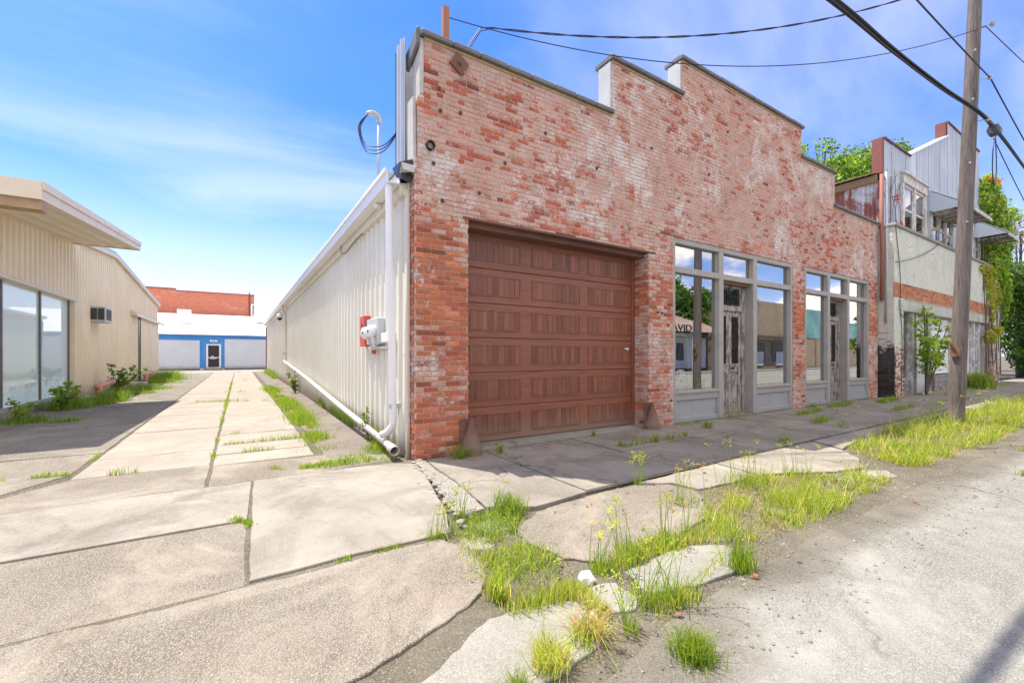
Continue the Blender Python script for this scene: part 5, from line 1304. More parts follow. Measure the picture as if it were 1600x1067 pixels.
# ================================================================== THE FAR SIDE OF THE STREET (seen in the shop windows)
def simple_block(root, name, x0, x1, y0, y1, z0, z1, mat): 
    m = MB(); m.box(x0, x1, y0, y1, z0, z1); return m.build(name, M[mat], root)
SH_ = thing('tin_roof_shed', (32, -14, 0), 'dark shed with a rusty tin roof across the street, mirrored in the first shop window', 'building')
simple_block(SH_, 'wall', 25, 37, -20, -13, 0, 3.5, 'dark_siding')
m = MB(); m.add([(24.4, -11.6, 3.35), (37.5, -11.6, 3.35), (37.5, -16.5, 5.6), (24.4, -16.5, 5.6), (37.5, -21, 3.5), (24.4, -21, 3.5)], [(0, 1, 2, 3), (3, 2, 4, 5)]); m.build('roof', M['rusty_roof'], SH_)
for x in (25, 29, 33, 37): simple_block(SH_, 'porch_post', x - .07, x + .07, -11.9, -11.76, 0, 3.4, 'white_wall')
simple_block(SH_, 'shop_front', 30.5, 36.5, -12.98, -12.9, .2, 2.9, 'white_wall')
for x in (30.9, 32.2, 34.6):
    m = MB(); m.box(x, x + 1.0, -12.92, -12.88, .9, 2.4); m.build('window', M['teal_wall'] if x > 34 else M['black_plastic'], SH_)
simple_block(SH_, 'sign_board', 31.5, 34.5, -12.9, -12.84, 2.95, 3.3, 'white_wall')
TB = thing('tan_building', (46, -15, 0), 'tall plain tan building across the street, mirrored in the second large pane', 'building')
simple_block(TB, 'wall', 42.5, 52, -26, -12.5, 0, 6.9, 'tan_wall')
for x in (43.6, 47.4):
    m = MB(); m.box(x, x + 2.4, -12.55, -12.45, .7, 2.6); m.build('window', M['black_plastic'], TB)
    m = MB(); m.box(x + .7, x + 2.0, -12.5, -12.4, .3, 1.7); m.build('white_panel', M['white_wall'], TB)
simple_block(TB, 'canopy', 42.5, 52, -12.4, -11.4, 3.1, 3.3, 'dark_siding')
EB = thing('teal_building', (60, -16, 0), 'teal fronted building with a tan lower wall across the street', 'building')
simple_block(EB, 'lower_wall', 52.2, 72, -22, -12.5, 0, 3.3, 'tan_wall'); simple_block(EB, 'upper_wall', 52.2, 60, -22, -12.45, 3.3, 6.6, 'teal_wall'); simple_block(EB, 'upper_wall', 60, 72, -22, -12.45, 3.3, 5.4, 'teal_wall')
for x in (53.5, 57.0, 61.5, 66): simple_block(EB, 'pilaster', x, x + .5, -12.45, -12.3, 0, 3.3, 'tan_wall')
WB = thing('white_garage', (4, -16, 0), 'long white walled garage across the street behind the camera', 'building')
simple_block(WB, 'wall', -30, 22, -24, -13.5, 0, 4.2, 'white_wall')
for x in (-22, -12, -2, 8, 16): simple_block(WB, 'roller_door', x, x + 3.6, -13.5, -13.44, 0, 3.0, 'shutter_pale')

# ================================================================== VEGETATION
def fast_mesh(name, V, F, Cc, mat, parent=None, org=None):
    V = np.asarray(V, np.float32); F = np.asarray(F, np.int32); k = F.shape[1]
    if parent is not None: org = np.array(ROOT[root_of(parent).name], np.float32)
    elif org is None: org = np.array([(V[:,0].min()+V[:,0].max())/2, (V[:,1].min()+V[:,1].max())/2, V[:,2].min()], np.float32)
    me = bpy.data.meshes.new(name)
    me.vertices.add(len(V)); me.vertices.foreach_set('co', (V - org).ravel())
    me.loops.add(F.size); me.loops.foreach_set('vertex_index', F.ravel())
    me.polygons.add(len(F)); me.polygons.foreach_set('loop_start', np.arange(0, F.size, k, dtype=np.int32))
    me.materials.append(mat)
    at = me.attributes.new('tint', 'FLOAT_COLOR', 'FACE'); at.data.foreach_set('color', np.asarray(Cc, np.float32).ravel())
    me.update(calc_edges=True)
    o = link(name, me, parent, (0, 0, 0) if parent is not None else Vector([float(c) for c in org]))
    if parent is None: ROOT[o.name] = o.location.copy()
    return o
def colours(n, pal, spread=.18):
    pal = np.array(pal); i = nrg.integers(0, len(pal), n); c = pal[i] * (1 + nrg.normal(0, spread, (n, 1))); c = np.clip(c, .004, 1)
    return np.concatenate([c, nrg.random((n, 1))], 1)
LIME = [(.21, .27, .025), (.17, .25, .02), (.26, .30, .035), (.12, .19, .025), (.07, .12, .02)]
LAWN = [(.14, .205, .035), (.19, .25, .04), (.10, .165, .03), (.21, .235, .055)]
STRAW = [(.34, .27, .16), (.26, .20, .12), (.40, .34, .20), (.20, .17, .09)]
DRY = [(.32, .31, .08), (.24, .30, .04), (.40, .36, .14), (.22, .28, .03), (.45, .37, .20)]
def blades(P, H, W, pal, lean=.45):
    """grass blades rooted at the points P (n,3): bent two-segment strips"""
    n = len(P); a = nrg.uniform(0, 2*np.pi, n); b = nrg.uniform(0, 2*np.pi, n)
    L = nrg.uniform(.1, 1, n)[:, None] * lean * H[:, None]
    side = np.stack([np.cos(a), np.sin(a), 0*a], 1) * W[:, None] * .5; ld = np.stack([np.cos(b), np.sin(b), 0*b], 1) * L
    up = np.zeros((n, 3)); up[:, 2] = H
    mid = P + up * .55 + ld * .35; tip = P + up * (1 - .25 * (L / np.maximum(H[:, None], 1e-6))**2) + ld
    V = np.stack([P - side, P + side, mid - side * .75, mid + side * .75, tip], 1).reshape(-1, 3)
    base = (np.arange(n) * 5)[:, None]
    F = np.concatenate([base + np.array([[0, 1, 3]]), base + np.array([[0, 3, 2]]), base + np.array([[2, 3, 4]])], 1).reshape(-1, 3)
    return V, F, np.repeat(colours(n, pal), 3, 0)
def in_poly(x, y, poly):
    c = np.zeros(len(x), bool); n = len(poly)
    for i in range(n):
        x0, y0 = poly[i]; x1, y1 = poly[(i + 1) % n]
        if y0 == y1: continue
        k = ((y0 > y) != (y1 > y)) & (x < (x1 - x0) * (y - y0) / (y1 - y0) + x0); c ^= k
    return c
def patch_points(poly, density, clump=2.2, thr=-.25, z=-.03, edge=.06):
    xs = [p[0] for p in poly]; ys = [p[1] for p in poly]
    n = int((max(xs) - min(xs) + 2*edge) * (max(ys) - min(ys) + 2*edge) * density)
    x = nrg.uniform(min(xs) - edge, max(xs) + edge, n); y = nrg.uniform(min(ys) - edge, max(ys) + edge, n)
    jx, jy = nrg.normal(0, edge * .6, n), nrg.normal(0, edge * .6, n)
    k = in_poly(x + jx, y + jy, poly); x, y = x[k], y[k]
    f = np.array([mnoise.noise(Vector((a * clump, b * clump, 3.3))) + .5 * mnoise.noise(Vector((a * clump * 3, b * clump * 3, 8.1))) for a, b in zip(x, y)])
    k = f + nrg.normal(0, .12, len(f)) > thr
    return np.stack([x[k], y[k], np.full(k.sum(), z)], 1), f[k]
def strip_points(path, width, n, z=0.0, gap=.0, gs=2.0):
    P = np.array(smooth_path([(p[0], p[1], 0) for p in path], 8)); seg = np.linalg.norm(np.diff(P, axis=0), axis=1); cs = np.concatenate([[0], np.cumsum(seg)])
    s = nrg.uniform(0, cs[-1], n); i = np.clip(np.searchsorted(cs, s) - 1, 0, len(seg) - 1); t = ((s - cs[i]) / seg[i])[:, None]
    Q = P[i] * (1 - t) + P[i + 1] * t; off = nrg.normal(0, 1, (n, 2)) * width * .5; Q[:, :2] += off
    f = np.array([mnoise.noise(Vector((q[0] * gs, q[1] * gs, 5.5))) for q in Q])
    k = f > gap; Q = Q[k]; Q[:, 2] = z
    return Q, f[k]
def grass_stuff(name, parts, label):
    Vs, Fs, Cs, o = [], [], [], 0
    for P, H, W, pal, lean in parts:
        if len(P) == 0: continue
        V, F, c = blades(P, H, W, pal, lean); Vs.append(V); Fs.append(F + o); Cs.append(c); o += len(V)
    return tag(fast_mesh(name, np.concatenate(Vs), np.concatenate(Fs), np.concatenate(Cs), M['grass']), label, None, None, 'stuff')
def hgt(f, lo, hi, rnd_=.35):
    h = lo + (hi - lo) * np.clip(.45 + f * .9, 0, 1); return np.maximum(.015, h * (1 + nrg.normal(0, rnd_, len(f))))
def W_(n, w): return np.abs(nrg.normal(w, w * .3, n)) + .0008
V1 = [(2.85, 2.02), (3.25, 2.14), (3.75, 2.5), (4.05, 2.72), (4.6, 2.74), (5.1, 2.66), (5.65, 2.48), (6.0, 2.25), (6.3, 2.05), (6.35, 1.9), (6.0, 1.80), (5.3, 1.80), (4.6, 1.74), (3.9, 1.74), (3.3, 1.80), (3.1, 1.9)]
V2 = [(7.05, 1.86), (7.3, 2.3), (7.7, 2.78), (8.6, 2.94), (10.5, 3.06), (12.3, 3.05), (13.5, 2.95), (16, 2.95), (22, 2.9), (26, 2.9), (26, 1.8), (20, 1.75), (13.7, 1.80), (10.8, 1.76), (9.0, 1.78), (7.6, 1.84)]
p1, f1 = patch_points(V1, 5600, 3.2, .16); p2, f2 = patch_points(V2, 3000, 2.6, .14)
p1b, f1b = patch_points(V1, 1900, 3.4, .2); p2b, f2b = patch_points(V2, 420, 1.6, .1)
t1, tf1 = patch_points(V1, 2600, 2.0, -.5); t2, tf2 = patch_points(V2, 900, 1.5, -.5)
grass_stuff('verge_grass', [(t1, hgt(tf1, .02, .045), W_(len(t1), .0032), STRAW, 1.9), (p1, hgt(f1, .02, .11), W_(len(p1), .0042), LIME + DRY, 1.3), (p1b, hgt(f1b, .08, .24), W_(len(p1b), .0034), LIME + DRY, 1.0)], 'rough yellowish grass growing over the crumbled kerb in the middle of the verge')
grass_stuff('verge_grass', [(t2, hgt(tf2, .03, .07), W_(len(t2), .0045), STRAW, 1.9), (p2, hgt(f2, .03, .15), W_(len(p2), .006), LIME + DRY, 1.3), (p2b, hgt(f2b, .14, .36), W_(len(p2b), .0048), LIME + DRY, 1.0)], 'tall rough grass on the verge around and beyond the utility pole')
V3 = [(1.40, 2.98), (1.62, 3.22), (1.72, 3.42), (1.95, 3.32), (2.16, 3.2), (1.98, 3.02), (1.84, 2.86), (1.66, 2.80)]
V4 = [(1.40, 2.80), (1.55, 2.74), (1.80, 2.66), (1.88, 2.45), (1.84, 2.22), (1.68, 2.10), (1.50, 2.18), (1.36, 2.36)]
V5 = [(1.22, 2.30), (1.34, 2.40), (1.46, 2.95), (1.36, 3.06), (1.28, 2.62)]
p3, f3 = patch_points(V3, 5200, 2.4, -.35); p4, f4 = patch_points(V4, 5600, 3, -.3); p5, f5 = patch_points(V5, 1500, 3, -.05)
t3, tf3 = patch_points([(1.2, 2.1), (1.3, 3.1), (1.7, 3.45), (2.2, 3.2), (1.9, 2.7), (1.95, 2.2), (1.7, 2.05)], 1500, 2, -.4)
grass_stuff('weeds', [(t3, hgt(tf3, .015, .035), W_(len(t3), .003), STRAW, 1.9), (p3, hgt(f3, .03, .12), W_(len(p3), .004), LAWN + LIME[:1], 1.3), (p4, hgt(f4, .03, .12), W_(len(p4), .0036), LIME + DRY[:2], 1.2), (p5, hgt(f5, .03, .10), W_(len(p5), .0034), DRY, .7)], 'green weeds filling the broken corner between driveway, sidewalk and gutter')
q1_, g1_ = strip_points([(1.28, 2.02), (1.62, 1.98), (2.02, 2.06), (2.45, 2.10), (2.9, 2.06)], .09, 3000, -.03, -.28, 3)
q2_, g2_ = strip_points([(1.66, 1.60), (1.95, 1.62), (2.4, 1.58), (2.85, 1.62), (3.2, 1.75)], .10, 2200, -.03, -.12, 3)
q3_, g3_ = strip_points([(0.55, 3.10), (1.0, 3.11), (1.36, 3.10)], .025, 700, -.01, -.05, 4)
q4_, g4_ = strip_points([(1.66, 2.06), (1.70, 1.85), (1.72, 1.62)], .06, 700, -.03, -.2, 3)
grass_stuff('gutter_weeds', [(q1_, hgt(g1_, .03, .13), W_(len(q1_), .0032), LIME + DRY, .6), (q2_, hgt(g2_, .03, .12), W_(len(q2_), .0032), LIME + DRY, .7), (q3_, hgt(g3_, .02, .05), W_(len(q3_), .003), LIME, .8), (q4_, hgt(g4_, .03, .1), W_(len(q4_), .003), DRY, .7)], 'thin weeds lining the joints of the gutter slabs')
q5_, g5_ = strip_points([(1.06, 6.9), (1.12, 7.6), (1.08, 8.6), (1.14, 10.3), (1.16, 13), (1.18, 16.2), (1.02, 21)], .24, 15000, -.01, -.18, 1.1)
q6_, g6_ = patch_points([(0.75, 5.72), (1.25, 5.70), (1.80, 5.74), (1.93, 6.2), (1.86, 6.7), (1.62, 6.75), (1.5, 6.2)], 5200, 2.4, -.2)
q7_, g7_ = strip_points([(1.86, 6.6), (1.88, 7.7), (1.9, 9.2), (1.9, 13)], .08, 3200, -.01, .02, 1.6)
q8_, g8_ = strip_points([(1.86, 28), (1.86, 33), (1.80, 38)], .25, 2500, -.01, -.05, 1)
q9_, g9_ = strip_points([(0.35, 6.05), (0.7, 5.86), (1.0, 5.95)], .08, 900, -.005, -.1, 3)
grass_stuff('alley_grass', [(q5_, hgt(g5_, .05, .17), W_(len(q5_), .006), LAWN + LIME, .8), (q6_, hgt(g6_, .04, .15), W_(len(q6_), .0045), LAWN + LIME, .8), (q7_, hgt(g7_, .06, .25), W_(len(q7_), .006), LAWN, .6), (q8_, hgt(g8_, .1, .4), W_(len(q8_), .012), LAWN, .6), (q9_, hgt(g9_, .03, .08), W_(len(q9_), .004), LIME, .8)], 'bright green grass along the metal wall and the alley joint')
js = []
for path, wdt, n, gap in (([(-.295, 6.7), (-.295, 9), (-.295, 15), (-.295, 27)], .035, 3600, -.02), ([(-1.62, 6.7), (-1.62, 9)], .035, 500, .05), ([(-2.3, 7.05), (-1.7, 6.98), (-1.62, 6.75)], .05, 500, -.1), ([(-1.5, 6.71), (-.4, 6.7)], .02, 300, .1), ([(-.2, 8.03), (.9, 8.03)], .03, 380, -.1), ([(-.2, 7.3), (.9, 7.3)], .03, 320, -.05), ([(-.2, 9.06), (.9, 9.06)], .03, 300, .05),
                          ([(-1.5, 15.8), (.8, 15.0)], .06, 500, .1), ([(-.6, 19.3), (0.1, 19.4)], .16, 420, -.3), ([(-1.6, 27), (.5, 27.2)], .1, 420, .15), ([(-1.5, 40.5), (2, 40.5)], .2, 700, .1), ([(-.05, 4.32), (.06, 4.20), (.08, 4.05)], .035, 240, -.4)):
    p, f = strip_points(path, wdt, n, .0, gap, 2.6); js.append((p, hgt(f, .02, .055) * (1 + .05 * p[:, 1]), W_(len(p), .0045), LIME, .9))
grass_stuff('joint_weeds', js, 'low weeds sprouting from the joints between the alley slabs')
ws = []
for path, wdt, n, gap in (([(4.7, 4.5), (6.4, 4.55)], .05, 260, .05), ([(7.0, 5.25), (8.6, 5.35), (9.6, 5.3)], .07, 300, .1), ([(6.6, 3.38), (7.6, 3.42)], .07, 420, -.1), ([(10.4, 4.75), (11.6, 4.85), (12.9, 5.02), (14.3, 5.08)], .12, 1600, -.25), ([(12.2, 5.25), (12.9, 5.35)], .09, 400, -.2), ([(15.4, 4.75), (16.6, 4.85), (17.5, 5.0)], .14, 1300, -.25), ([(13.4, 3.9), (15, 3.95)], .1, 420, -.1), ([(9.2, 4.0), (10.4, 4.1)], .1, 420, -.05), ([(16, 3.7), (19, 3.8)], .14, 600, 0), ([(20, 4.4), (26, 4.7), (31, 4.6)], .3, 1400, -.1)):
    p, f = strip_points(path, wdt, n, .035, gap, 1.8); ws.append((p, hgt(f, .03, .12), W_(len(p), .006), LAWN, .8))
grass_stuff('sidewalk_weeds', ws, 'grass tufts growing out of the shaded sidewalk cracks before the shop windows')
ls = []
for c, r, n, lo, hi in (((-3.75, 15.6), .45, 1500, .1, .4), ((-3.45, 16.5), .45, 2000, .1, .32), ((-3.2, 17.3), .35, 1600, .12, .5), ((-3.7, 12.9), .35, 900, .06, .25), ((-3.05, 12.6), .25, 500, .03, .12), ((-2.9, 20.2), .4, 700, .05, .22), ((-3.2, 22.5), .8, 1700, .1, .35), ((-3.3, 27.5), .7, 1500, .12, .4), ((-3.4, 30.5), .8, 2200, .25, .7), ((-3.6, 34), .6, 1100, .25, .6), ((-4.0, 11.4), .3, 400, .05, .15)):
    p = np.zeros((n, 3)); p[:, :2] = np.array(c) + nrg.normal(0, r * .5, (n, 2)); p = p[p[:, 0] > LX + .06]; f = nrg.normal(-.05, .3, len(p)); lo, hi = lo * .8, hi * .8
    ls.append((p, hgt(f, lo, hi), W_(len(p), .009), LAWN + [(.10, .2, .03)], .6))
grass_stuff('wall_weeds', ls, 'uneven grass and weeds along the foot of the beige building')

# ---- single tufts and weeds that one can point to
def tuft(x, y, n, r, h, pal, label, name='grass_tuft', lean=1.0, w=.0036, z=-.02, group='single grass tufts on the concrete'):
    p = np.zeros((n, 3)); p[:, :2] = np.array((x, y)) + nrg.normal(0, r * .45, (n, 2)); p[:, 2] = z
    V, F, c = blades(p, np.abs(nrg.normal(h, h * .3, n)) + .01, W_(n, w), pal, lean)
    return tag(fast_mesh(name, V, F, c, M['grass']), label, 'grass tuft', group)
tuft(1.80, 1.25, 620, .10, .10, LAWN + LIME, 'bright green grass tuft standing alone at the street edge in the foreground', lean=.9)
tuft(1.20, 1.57, 420, .09, .11, DRY, 'dry yellow grass tuft at the near end of the gutter slab', lean=1.1)
tuft(0.98, 1.50, 220, .06, .07, LAWN, 'small green tuft beside the dry tuft at the bottom edge')
tuft(1.50, 1.64, 260, .08, .12, DRY + [(.30, .13, .12), (.34, .16, .15)], 'sprawling grass rosette with purplish stems on the gutter slab edge', lean=2.2)
tuft(1.27, 2.16, 260, .06, .14, LIME + DRY, 'upright yellow green tuft at the rounded corner of the driveway apron', lean=.7)
tuft(2.80, 1.60, 300, .09, .16, LAWN + LIME, 'green tuft at the street side of the pale gutter slab', lean=.8)
tuft(2.52, 5.28, 170, .10, .20, LAWN, 'long bladed pale green tuft at the foot of the orange brick pier', lean=2.0, w=.006, z=.0)
tuft(2.05, 3.28, 500, .13, .15, LAWN, 'dense green tuft at the corner of the sidewalk slab', lean=1.1, w=.0045)
tuft(3.10, 5.20, 90, .06, .12, LAWN, 'small weed beside the left iron cone guard', z=.03)
tuft(5.55, 4.55, 120, .07, .10, LAWN, 'small tuft in the shaded sidewalk in front of the garage door', z=.03)
tuft(4.85, 4.60, 70, .05, .08, LAWN, 'tiny weed in the sidewalk crack left of the shaded tuft', z=.03)
tuft(5.1, 5.45, 60, .04, .10, LAWN, 'tiny weed at the garage threshold', z=.02)
tuft(7.4, 4.85, 160, .12, .12, LAWN, 'sidewalk tuft below the first shop window', z=.04)
tuft(9.75, 1.25, 200, .15, .10, LAWN, 'low green tuft out on the pale street at the right edge', z=-.03)
tuft(7.75, 1.05, 80, .07, .08, LIME, 'tiny yellow tuft on the pale street right of the verge', z=-.03)
tuft(25.4, 4.75, 900, .5, .55, LAWN, 'tall green weed clump behind the utility pole by the boarded shop', w=.02, lean=.6, z=.03)
def sedge(x, y, n, h, label, head=(.36, .37, .07), r=.03, lean=.35, z=-.02, hs=1.0, heads=True):
    t = thing('sedge_weed', (x, y, z), label, 'weed', 'tall sedge weeds with seed heads')
    st = MB(); hd = MB(); st.cur = (.20, .27, .04, .5)
    for k in range(n):
        a = rnd.uniform(0, 6.28); hh = h * rnd.uniform(.6, 1.1); l = hh * lean * rnd.uniform(.1, 1)
        b = Vector((x + rnd.gauss(0, r), y + rnd.gauss(0, r), z)); e = b + Vector((math.cos(a) * l, math.sin(a) * l, hh)); md = b.lerp(e, .55) - Vector((math.cos(a) * l * .15, math.sin(a) * l * .15, 0))
        st.tube([b, md, e], [.0028, .0022, .0014], 4)
        if not heads or rnd.random() < .2: continue
        for q in range(rnd.randint(4, 7)):
            aa = rnd.uniform(0, 6.28); el = rnd.uniform(.1, 1.2); L = rnd.uniform(.015, .05) * hs; d = Vector((math.cos(aa) * math.cos(el), math.sin(aa) * math.cos(el), math.sin(el)))
            hd.cur = tuple(c * rnd.uniform(.75, 1.2) for c in head) + (.5,)
            tp = e + d * L; hd.tube([e, tp], [.0012, .0016], 3)
            for w in range(3):
                dd = (d + Vector((rnd.gauss(0, .7), rnd.gauss(0, .7), rnd.gauss(0, .5)))).normalized() * .012 * hs
                hd.tube([tp - dd * .3, tp + dd], [.0042 * hs, .001], 4)
    st.build('stems', M['grass'], t)
    if hd.v: tag(hd.build('seed_heads', M['grass'], t), kind='stuff')
    p = np.zeros((60, 3)); p[:, :2] = np.array((x, y)) + nrg.normal(0, r * 1.2, (60, 2)); p[:, 2] = z
    V, F, c = blades(p, np.abs(nrg.normal(h * .3, h * .12, 60)) + .01, W_(60, .0034), LIME, .9)
    fast_mesh('leaves', V, F, c, M['grass'], t)
sedge(3.70, 3.27, 8, .28, 'sedge with bright yellow heads at the shadow edge in front of the garage', hs=1.5)
sedge(1.26, 3.12, 3, .30, 'lone thin sedge on the near edge of the smooth driveway slab')
sedge(1.42, 3.17, 9, .26, 'sedge cluster just right of the lone thin sedge', r=.04)
sedge(1.62, 3.38, 7, .30, 'sedge rising behind the weedy corner by the crumbled edge')
sedge(1.92, 3.30, 6, .26, 'sedge standing in the dense green corner tuft')
sedge(1.98, 2.08, 7, .36, 'tall sedge beside the crumpled white paper', (.45, .46, .06))
sedge(2.28, 2.13, 6, .40, 'tall straight sedge in the joint behind the pale gutter slab')
sedge(2.72, 2.14, 7, .36, 'sedge left of the thick verge grass')
sedge(3.02, 2.14, 5, .34, 'sedge at the left tip of the thick verge grass')
sedge(1.92, 1.66, 12, .34, 'dark stemmed sedge at the near corner of the gutter slab', (.30, .34, .05), .05, .7)
sedge(2.10, 1.60, 7, .36, 'sprawling sedge with long leaning stems over the gutter slab', (.36, .38, .05), .05, .9)
sedge(1.70, 1.56, 7, .24, 'sedge in the gap between the two gutter slabs', (.36, .38, .05), .03, .4)
sedge(1.42, 1.60, 4, .26, 'thin forked sedge over the foreground gutter slab', (.25, .25, .05), .03, .6)
sedge(3.55, 2.55, 10, .40, 'yellow and pinkish sedge at the left end of the verge grass', (.38, .30, .15), .08)
sedge(4.65, 2.62, 10, .42, 'tall yellow topped sedge at the back of the verge grass', (.36, .36, .07), .1)
sedge(5.5, 2.5, 8, .36, 'sedge over the dark puddle stain on the sidewalk apron', (.36, .36, .07), .08)
sedge(7.35, 3.45, 6, .30, 'sedge where the sunlit apron meets the shaded sidewalk', (.36, .37, .08), .05, z=.02)
sedge(9.6, 3.55, 5, .4, 'thin pale sedge in the shade left of the utility pole', (.5, .48, .1), .06, .8, z=.03)
sedge(11.9, 2.75, 9, .62, 'tall weed clump against the left foot of the utility pole', (.5, .46, .08), .12)
sedge(13.1, 2.35, 9, .66, 'tall weed clump against the right foot of the utility pole', (.5, .42, .1), .14)

# ---- leafy plants, trees and creeper (first the low broad leaves among the grass, further down)
def leaf_quads(P, size, pal, nrm=None, droop=.3, aspect=.55, spread=.2):
    n = len(P); a = nrg.normal(0, 1, (n, 3)) if nrm is None else nrm + nrg.normal(0, .55, (n, 3))
    a /= np.linalg.norm(a, axis=1)[:, None] + 1e-9
    t = nrg.normal(0, 1, (n, 3)); t[:, 2] -= droop; t -= a * (t * a).sum(1)[:, None]; t /= np.linalg.norm(t, axis=1)[:, None] + 1e-9
    b = np.cross(a, t); s = (size * np.exp(nrg.normal(0, .25, n)))[:, None]
    V = np.stack([P - t*s*.5, P + b*s*aspect*.5 + a*s*.06, P + t*s*.5, P - b*s*aspect*.5 + a*s*.06], 1).reshape(-1, 3)
    F = (np.arange(n) * 4)[:, None] + np.array([[0, 1, 2, 3]])
    return V, F, colours(n, pal, spread)
def blob_points(blobs, dens):
    P, N = [], []
    for (cx_, cy_, cz_), (rx, ry, rz), k in blobs:
        n = int(dens * k * rx * ry * rz ** .5); d = nrg.normal(0, 1, (n, 3)); d /= np.linalg.norm(d, axis=1)[:, None]
        r = nrg.uniform(.2, 1, n) ** .45
        f = np.array([mnoise.noise(Vector((q[0]*1.9 + cx_, q[1]*1.9 + cy_, q[2]*1.9 + cz_))) for q in d]); r *= 1 + .35 * f
        P.append(np.array((cx_, cy_, cz_)) + d * r[:, None] * np.array((rx, ry, rz))); N.append(d)
    return np.concatenate(P), np.concatenate(N)
DARKG = [(.05, .105, .02), (.07, .14, .025), (.04, .085, .018), (.10, .17, .035)]
MIDG = [(.075, .15, .02), (.10, .19, .025), (.055, .115, .018), (.13, .21, .03)]
BRIGHT = [(.22, .33, .03), (.27, .37, .035), (.16, .26, .025)]
def tree(base, h, blobs, dens, leaf, pal, label, trunk_r=.2, name='tree', group=None, limbs=True):
    t = thing(name, base, label, 'tree', group)
    B = Vector(base); m = MB(); top = Vector(blobs[0][0]); zf = B.z + (top.z - B.z) * .45
    fork = Vector((B.x + (top.x - B.x) * .3, B.y + (top.y - B.y) * .3, zf))
    m.tube(smooth_path([B, B.lerp(fork, .5) + Vector((.06, .05, 0)), fork, fork.lerp(top, .6), top], 3), [trunk_r * (1 - .065 * i) for i in range(13)], 8)
    for c, r, k in blobs[1:]:
        c = Vector(c); m.tube(smooth_path([fork, fork.lerp(c, .5) + Vector((0, 0, .25)), c], 3), [trunk_r * .5 * (1 - .12 * i) for i in range(7)], 6)
        for e in range(3):
            d = Vector((rnd.gauss(0, 1), rnd.gauss(0, 1), rnd.gauss(.4, .7))).normalized(); m.tube([c.lerp(fork, .25), c + Vector((d.x*r[0], d.y*r[1], d.z*r[2])) * .75], [trunk_r * .2, trunk_r * .05], 4)
    m.build('trunk', M['bark'], t, True)
    P, N = blob_points(blobs, dens)
    V, F, c = leaf_quads(P, leaf, pal, N); fast_mesh('crown', V, F, c, M['leaf'], t)
    return t
def rb(c, R_, n, s=.55, flat_=.8):
    out = [(c, (R_*.62, R_*.62, R_*.6*flat_), 1)]
    for i in range(n):
        a = rnd.uniform(0, 6.28); e = rnd.uniform(-.5, 1.1); d = Vector((math.cos(a)*math.cos(e), math.sin(a)*math.cos(e), math.sin(e)*flat_)); q = R_ * rnd.uniform(.28, .42) / .4 * s * .8
        out.append((tuple(Vector(c) + d * R_ * (.72 if s > .45 else .9)), (q, q, q * .85), 1))
    return out
tree((35.0, 14.2, 0), 17, rb((35.0, 14.2, 13.6), 3.4, 34, .40), 300, .21, BRIGHT + MIDG + [(.04, .085, .018)], 'leafy tree rising behind the right steps of the brick front', .28, group='trees behind the shops')
tree((42.4, 14.0, 0), 19, rb((42.4, 14.0, 15.2), 3.2, 34, .40), 300, .23, BRIGHT + MIDG + [(.04, .085, .018)], 'pointed leafy tree rising behind the rusty side wall of the metal fronted shop', .3, group='trees behind the shops')
tree((54.5, 14.0, 0), 22, rb((54.5, 14.0, 18.6), 3.0, 9), 300, .34, BRIGHT, 'tree top just showing over the sloping metal parapet', .3, group='trees behind the shops')
tree((40.0, 5.6, 0), 8, rb((40.0, 5.6, 4.6), 2.9, 18) + [((39.2, 4.6, 1.3), (1.6, 1.4, 1.2), 1.2), ((41.5, 5.0, 1.6), (1.8, 1.5, 1.4), 1.2), ((38.0, 5.4, 2.6), (1.4, 1.2, 1.6), 1.2)], 560, .2, DARKG, 'dense dark green tree at the right end of the derelict shop', .2)
tree((46.5, 7.6, 0), 10, rb((46.5, 7.6, 7.2), 2.6, 12), 300, .2, DARKG + MIDG, 'taller dark tree behind the dense tree at the far right', .2)
tree((36.0, 6.4, 0), 10, rb((36.0, 6.4, 8.9), 1.5, 10), 520, .18, BRIGHT, 'light green slender tree just behind the creeper covered corner', .1)
tree((50, 7.0, 0), 13, rb((50, 7.0, 10.6), 3.0, 14, .5), 95, .2, [(.20, .16, .13), (.26, .17, .16), (.15, .15, .08)], 'thin greyish pink tree with sparse leaves against the white cloud', .16)
tree((47, 4.2, 0), 5, rb((47, 4.2, 2.4), 2.2, 10), 420, .2, DARKG, 'dark bush at the far right end of the sidewalk', .12, 'bush')
for i, (x, y, h, lb) in enumerate(((31, -23.5, 11, 'leafy tree behind the rusty tin shed across the street'), (38.6, -17.5, 9.5, 'second leafy tree beside the tin shed across the street'), (41.5, -24, 12, 'tall leafy tree between the tin shed and the tan building'), (36, -24, 11, 'leafy tree behind the middle of the tin shed roof'), (25, -24, 12, 'left leafy tree behind the tin shed across the street'), (62, -27, 12, 'tree behind the teal building across the street'))):
    tree((x, y, 0), h, rb((x, y, h * .62), h * .40, 16), 75, .5, MIDG + DARKG, lb, .35, group='trees across the street')
iv = thing('creeper', (31, 5.2, 2.4), 'thick green creeper hanging over the right end of the metal front', 'creeper')
bl = [((30.6, 5.35, 8.9), (.95, .42, 1.25), 2.2), ((31.4, 5.3, 8.2), (1.0, .5, 1.5), 2.2), ((31.0, 5.3, 6.9), (1.1, .45, 1.3), 2.2), ((31.6, 5.2, 5.8), (.9, .45, 1.3), 2.2), ((31.9, 5.1, 4.4), (.55, .4, 1.2), 2), ((30.4, 5.2, 5.6), (.8, .35, .8), 1.8), ((32.1, 5.2, 7.2), (.7, .6, 1.4), 1.8)]
P, N = blob_points(bl, 2200); N[:, 1] -= .8
